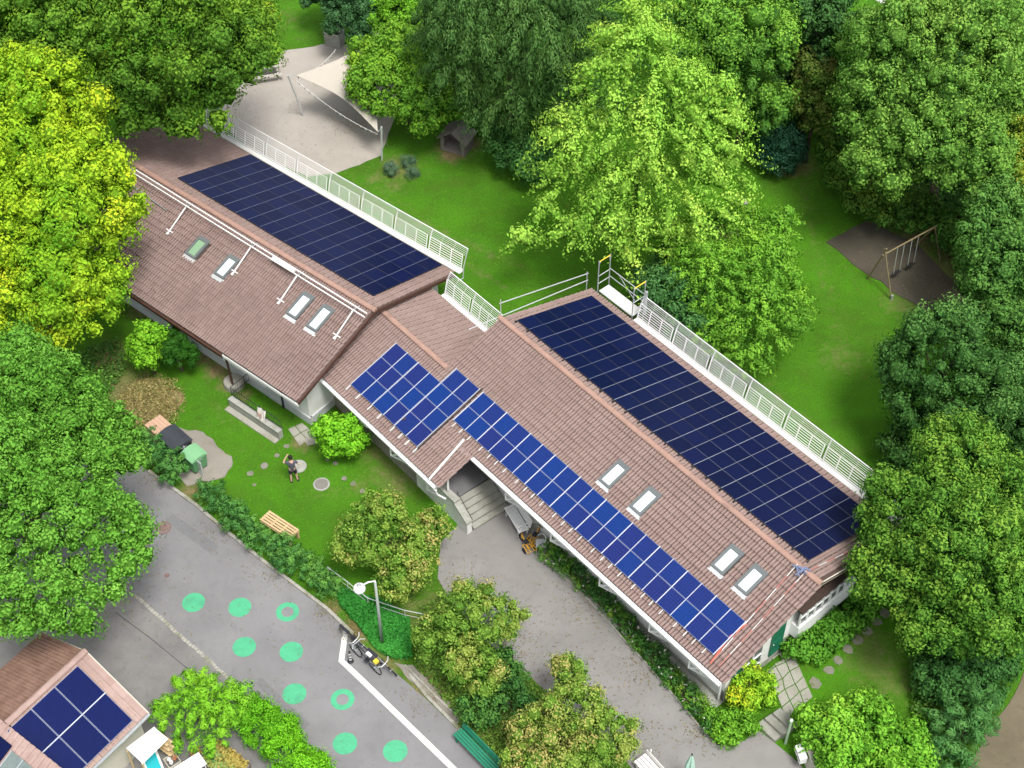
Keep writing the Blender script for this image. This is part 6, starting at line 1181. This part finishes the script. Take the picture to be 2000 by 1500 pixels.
# swing
bA = Gt(1741, 585); bB = Gt(1694, 545); tA = G(1727, 497, 2.25); tB = G(1826, 443, 2.25); cA_ = np.array([tB[0]+.5, tB[1]-.9, 0]); cB_ = np.array([tB[0]-.5, tB[1]+.9, 0]); cA_ = Gt(1836, 512)
sw = thing('swing', 'timber swing frame with two black seats on the fall mat', 'swing', (bA+cA_)/2)
b = MB(); b.tube(tA+(tA-tB)*.04, tB+(tB-tA)*.04, .045, n=10); b.build('crossbeam', M['polewood'], sw)
for p0, p1 in ((bA, tA+UP3*.25+(tA-bA)*.05), (bB, tA+UP3*.18+(tA-bB)*.12), (cA_, tB), (cB_, tB)): b = MB(); b.tube(p0, p1, .045, .04, 10); b.build('leg', M['polewood'], sw)
bar(sw, 'foot', M['steel'], bA-UP3*.02, bA+UP3*.3, .065, 10)
for f0, f1 in ((.27, .40), (.55, .68)):
    pA, pB = tA+(tB-tA)*f0, tA+(tB-tA)*f1; sA_ = pA*1; sB_ = pB*1; sA_[2] = sB_[2] = .45; off = unit(np.array([-(tB-tA)[1], (tB-tA)[0], 0]))*-.12; mid = (sA_+sB_)/2; e = unit(sB_-sA_)
    st = fbox(sw, 'seat', M['rubber'], mid+off, e*.24, np.cross(UP3, e)*.1, UP3*.02)
    for p0, s_ in ((pA, -1), (pB, 1)): bar(sw, 'chain', M['alu'], p0, mid+off+e*.22*s_, .016)
for px, r in ((1448, 385, ), ): pass
for px, py, r in ((1440, 388, .3), (1452, 394, .26)): stone(px, py, r, 'flat grey stone in the back lawn, '+('nearer the lime green tree' if px < 1445 else 'nearer the round dark bush'), 'stones in the back lawn', M['concrete'], 'flat_stone')

# ------------------------------------------------------------------ lower left yard and lower right corner
sh = thing('lean_to_shelter', 'white slatted lean-to roof beside the annex wall', 'shelter', Gt(290, 1450)); s0, s1, s2, s3 = [G(*p, 2.0) for p in ((247, 1462), (302, 1420), (326, 1438), (276, 1487))]
for k in range(14): f0, f1 = k/14, (k+.8)/14; b = MB(); b.prism([s0*(1-f0)+s1*f0+UP3*.03, s0*(1-f1)+s1*f1+UP3*.03, s3*(1-f1)+s2*f1-UP3*.12, s3*(1-f0)+s2*f0-UP3*.12], .02); b.build('roof_slat', M['white'], sh)
bar(sh, 'beam', M['white'], s3-UP3*.17, s2-UP3*.17, .035); bar(sh, 'beam', M['white'], s0-UP3*.02, s1-UP3*.02, .035)
for p0 in (s0, s1, s2, s3): bar(sh, 'post', M['wood'], np.array([p0[0], p0[1], 0]), p0-UP3*.18, .04)
for k in range(3): fbox(sh, 'shelf', M['wood'], (s1+s2)/2*1.-UP3*(.6+.4*k), unit(s2-s1)*.35, unit(s1-s0)*.15, UP3*.012)
q = G(297, 1490, .9); X, Y = R3(math.radians(-63)); tq = thing('turquoise_board', 'turquoise board in white frame leaning at the lean-to', 'board', np.array([q[0], q[1], 0]))
nrm_ = unit(Y*.55+UP3*.85); yy = np.cross(nrm_, X); fbox(tq, 'panel', M['turquoise'], q+UP3*.0, X*.55, yy*.3, nrm_*.012)
for sg in (-1, 1): fbox(tq, 'frame', M['white'], q+yy*sg*.35, X*.6, yy*.05, nrm_*.02); fbox(tq, 'frame', M['white'], q+X*sg*.58, X*.03, yy*.3, nrm_*.02)
for k in (-1, 1): bar(tq, 'leg', M['white'], q+X*.5*k-nrm_*.05, np.array([*(q+X*.5*k)[:2], 0]), .025)
q = Gt(384, 1476); po = thing('flower_pot', 'round terracotta pot by the raised bed', 'pot', q); b = MB(); b.lathe([(.14, 0), (.22, .16), (.24, .3), (.2, .38), (.22, .41), (.19, .41), (.17, .36)], q, 18); b.build('pot', M['terracotta'], po, True); b = MB(); b.lathe([(.18, .34), (.1, .37)], q, 14); b.build('soil', M['soil'], po)
P = q+rng.normal(size=(60, 3))*.1+UP3*.48; leaf_mesh('plant', P, rng.normal(size=P.shape)+UP3, .13, cols([(.05, .13, .02), (.2, .2, .03)], rng.uniform(0, 1, 60), 60), M['leaf'], po)
q = G(372, 1496, .75); X, Y = R3(math.radians(38)); wt = thing('white_table', 'white garden table at the bottom edge left of the raised bed', 'table', np.array([q[0], q[1], 0])); fbox(wt, 'table_top', M['white'], q, X*.55, Y*.32, UP3*.02)
for i in (-1, 1):
    for j in (-1, 1): bar(wt, 'leg', M['white'], np.array([*(q+X*i*.48+Y*j*.26)[:2], 0]), q+X*i*.48+Y*j*.26, .025)
q = G(335, 1482, .5); cr = thing('junk_crate', 'pale crate of garden pots beside the turquoise board', 'crate', np.array([q[0], q[1], 0]))
for k in range(4): a = math.radians(38)+k*math.pi/2; e, f_ = R3(a); fbox(cr, 'side', M['beige'], np.array([q[0], q[1], .2])+e*.25, e*.012, f_*.25, UP3*.2)
for k in range(5): b = MB(); c = np.array([q[0]+random.uniform(-.15, .15), q[1]+random.uniform(-.15, .15), .3]); b.lathe([(.05, 0), (.08, .16), (.065, .16), (.05, .05)], c, 10); b.build('pot', M['terracotta'] if k % 2 else M['white'], cr)
# raised bed with timber edging
rbed = thing('raised_bed', 'raised vegetable bed with grey timber edging at the bottom edge', 'raised bed', Gt(450, 1480)); cs = [Gt(400, 1492), Gt(428, 1455), Gt(490, 1500), Gt(450, 1560)]
for a_, c_ in zip(cs, cs[1:]+cs[:1]): b = MB(); b.beam(a_+UP3*.17, c_+UP3*.17, .07, .36); b.build('edging', M['greywood'], rbed)
b = MB(); b.prism([p0+UP3*.28 for p0 in cs], .2); b.build('soil', M['soil'], rbed)
A_ = np.array(cs); X_ = rng.uniform(A_[:, 0].min(), A_[:, 0].max(), 3000); Y_ = rng.uniform(A_[:, 1].min(), A_[:, 1].max(), 3000); k_ = inpoly(X_, Y_, cs); P = np.stack([X_[k_], Y_[k_], .3+.3*rng.uniform(0, 1, k_.sum())], 1)
leaf_mesh('vegetables', P, rng.normal(size=P.shape)*.5+UP3, .14, cols([(.05, .13, .03), (.1, .2, .06), (.24, .2, .05), (.2, .15, .04)], .5+.5*lf_noise(P, 2., 8)+rng.uniform(-.2, .2, len(P)), len(P)), M['leaf'], rbed)
# lower right: wall, letter boxes, post, gate
A, B_ = Gt(1565, 1462), Gt(1600, 1560); gw = thing('garden_wall', 'pale mossy garden wall at the lower right', 'wall', A); b = MB(); b.beam(A+UP3*.5, B_+UP3*.5, .2, 1.0); b.build('wall', M['beige'], gw); b = MB(); b.beam(A+UP3*1.03, B_+UP3*1.03, .26, .07); b.build('coping', M['slab'], gw)
d = unit(B_-A); s = np.array([-d[1], d[0], 0]); q = A+d*.25-s*.32
lbx = thing('letter_box', 'white letter boxes with sloping tops at the garden wall', 'letter box', np.array([q[0], q[1], 0]))
for k in range(2): b = MB(); c = q+d*.36*k+UP3*.55; b.extr([c-s*.14, c+s*.14, c+s*.14+UP3*.42, c-s*.14+UP3*.3], d*.3); b.build('box', M['white'], lbx); b = MB(); b.hexa(c+d*.15-s*.145+UP3*.2, d*.1, s*.004, UP3*.015); b.build('slot', M['black'], lbx)
bar(lbx, 'post', M['steel'], q+d*.33, q+d*.33+UP3*.56, .04)
q = Gt(1534, 1452); gp = thing('gate_post', 'tall pale green gate post with round knob beside the garden steps', 'post', q); b = MB(); b.tube(q, q+UP3*1.75, .055, n=10); b.build('post', M['postgreen'], gp); b = MB(); b.ball(q+UP3*1.82, .075, 10, 8); b.build('knob', M['white'], gp, True)
A2 = Gt(1590, 1445); gt = thing('white_trellis', 'white wooden trellis half hidden in the bright bush', 'trellis', A2); X, Y = R3(math.radians(-55))
for k in range(4): b = MB(); b.beam(A2+X*.25*k, A2+X*.25*k+UP3*1.5, .04, .03, X); b.build('upright', M['white'], gt)
for k in range(4): b = MB(); b.beam(A2-X*.05+UP3*(.3+.36*k), A2+X*.8+UP3*(.3+.36*k), .03, .04); b.build('cross_bar', M['white'], gt)

# ------------------------------------------------------------------ litter: fallen leaves and twigs on the paving
n = 7000; P = np.zeros((0, 3))
for px, py, r, k in [(690, 1225, 26, 700), (640, 1190, 24, 260), (300, 935, 30, 260), (540, 1110, 50, 300), (430, 1030, 50, 260), (900, 1150, 70, 320), (1000, 1270, 70, 420), (1110, 1350, 80, 300), (1210, 1450, 70, 420), (1250, 1310, 50, 260), (1150, 1190, 50, 240), (1370, 1430, 40, 200), (240, 1150, 80, 500), (330, 1250, 120, 180), (560, 1300, 200, 120), (1250, 1350, 160, 160), (1090, 1180, 120, 160), (480, 1380, 60, 200), (840, 1350, 50, 350), (600, 230, 90, 160), (690, 240, 40, 260), (640, 300, 90, 120), (1750, 540, 90, 500), (1850, 560, 60, 500), (450, 200, 60, 200)]:
    c = Gt(px, py); s_ = r/pxm(c); q = c+rng.normal(size=(k, 3))*s_*np.array([.6, .6, 0]); P = np.vstack([P, q])
P[:, 2] = h(P[:, 0], P[:, 1])+.05; T = rng.uniform(0, 1, len(P))
C_ = cols([(.10, .06, .03), (.13, .09, .04), (.07, .06, .03), (.09, .11, .03), (.2, .16, .06)], T, len(P))
lt = leaf_mesh('leaf_litter', P, np.array([0, 0, 1.])+rng.normal(size=P.shape)*.25, rng.uniform(.025, .085, len(P)), C_, M['leaf'], org=(0, 40, 0)); tag(lt, 'scattered fallen leaves and twigs on the paving', kind='stuff')
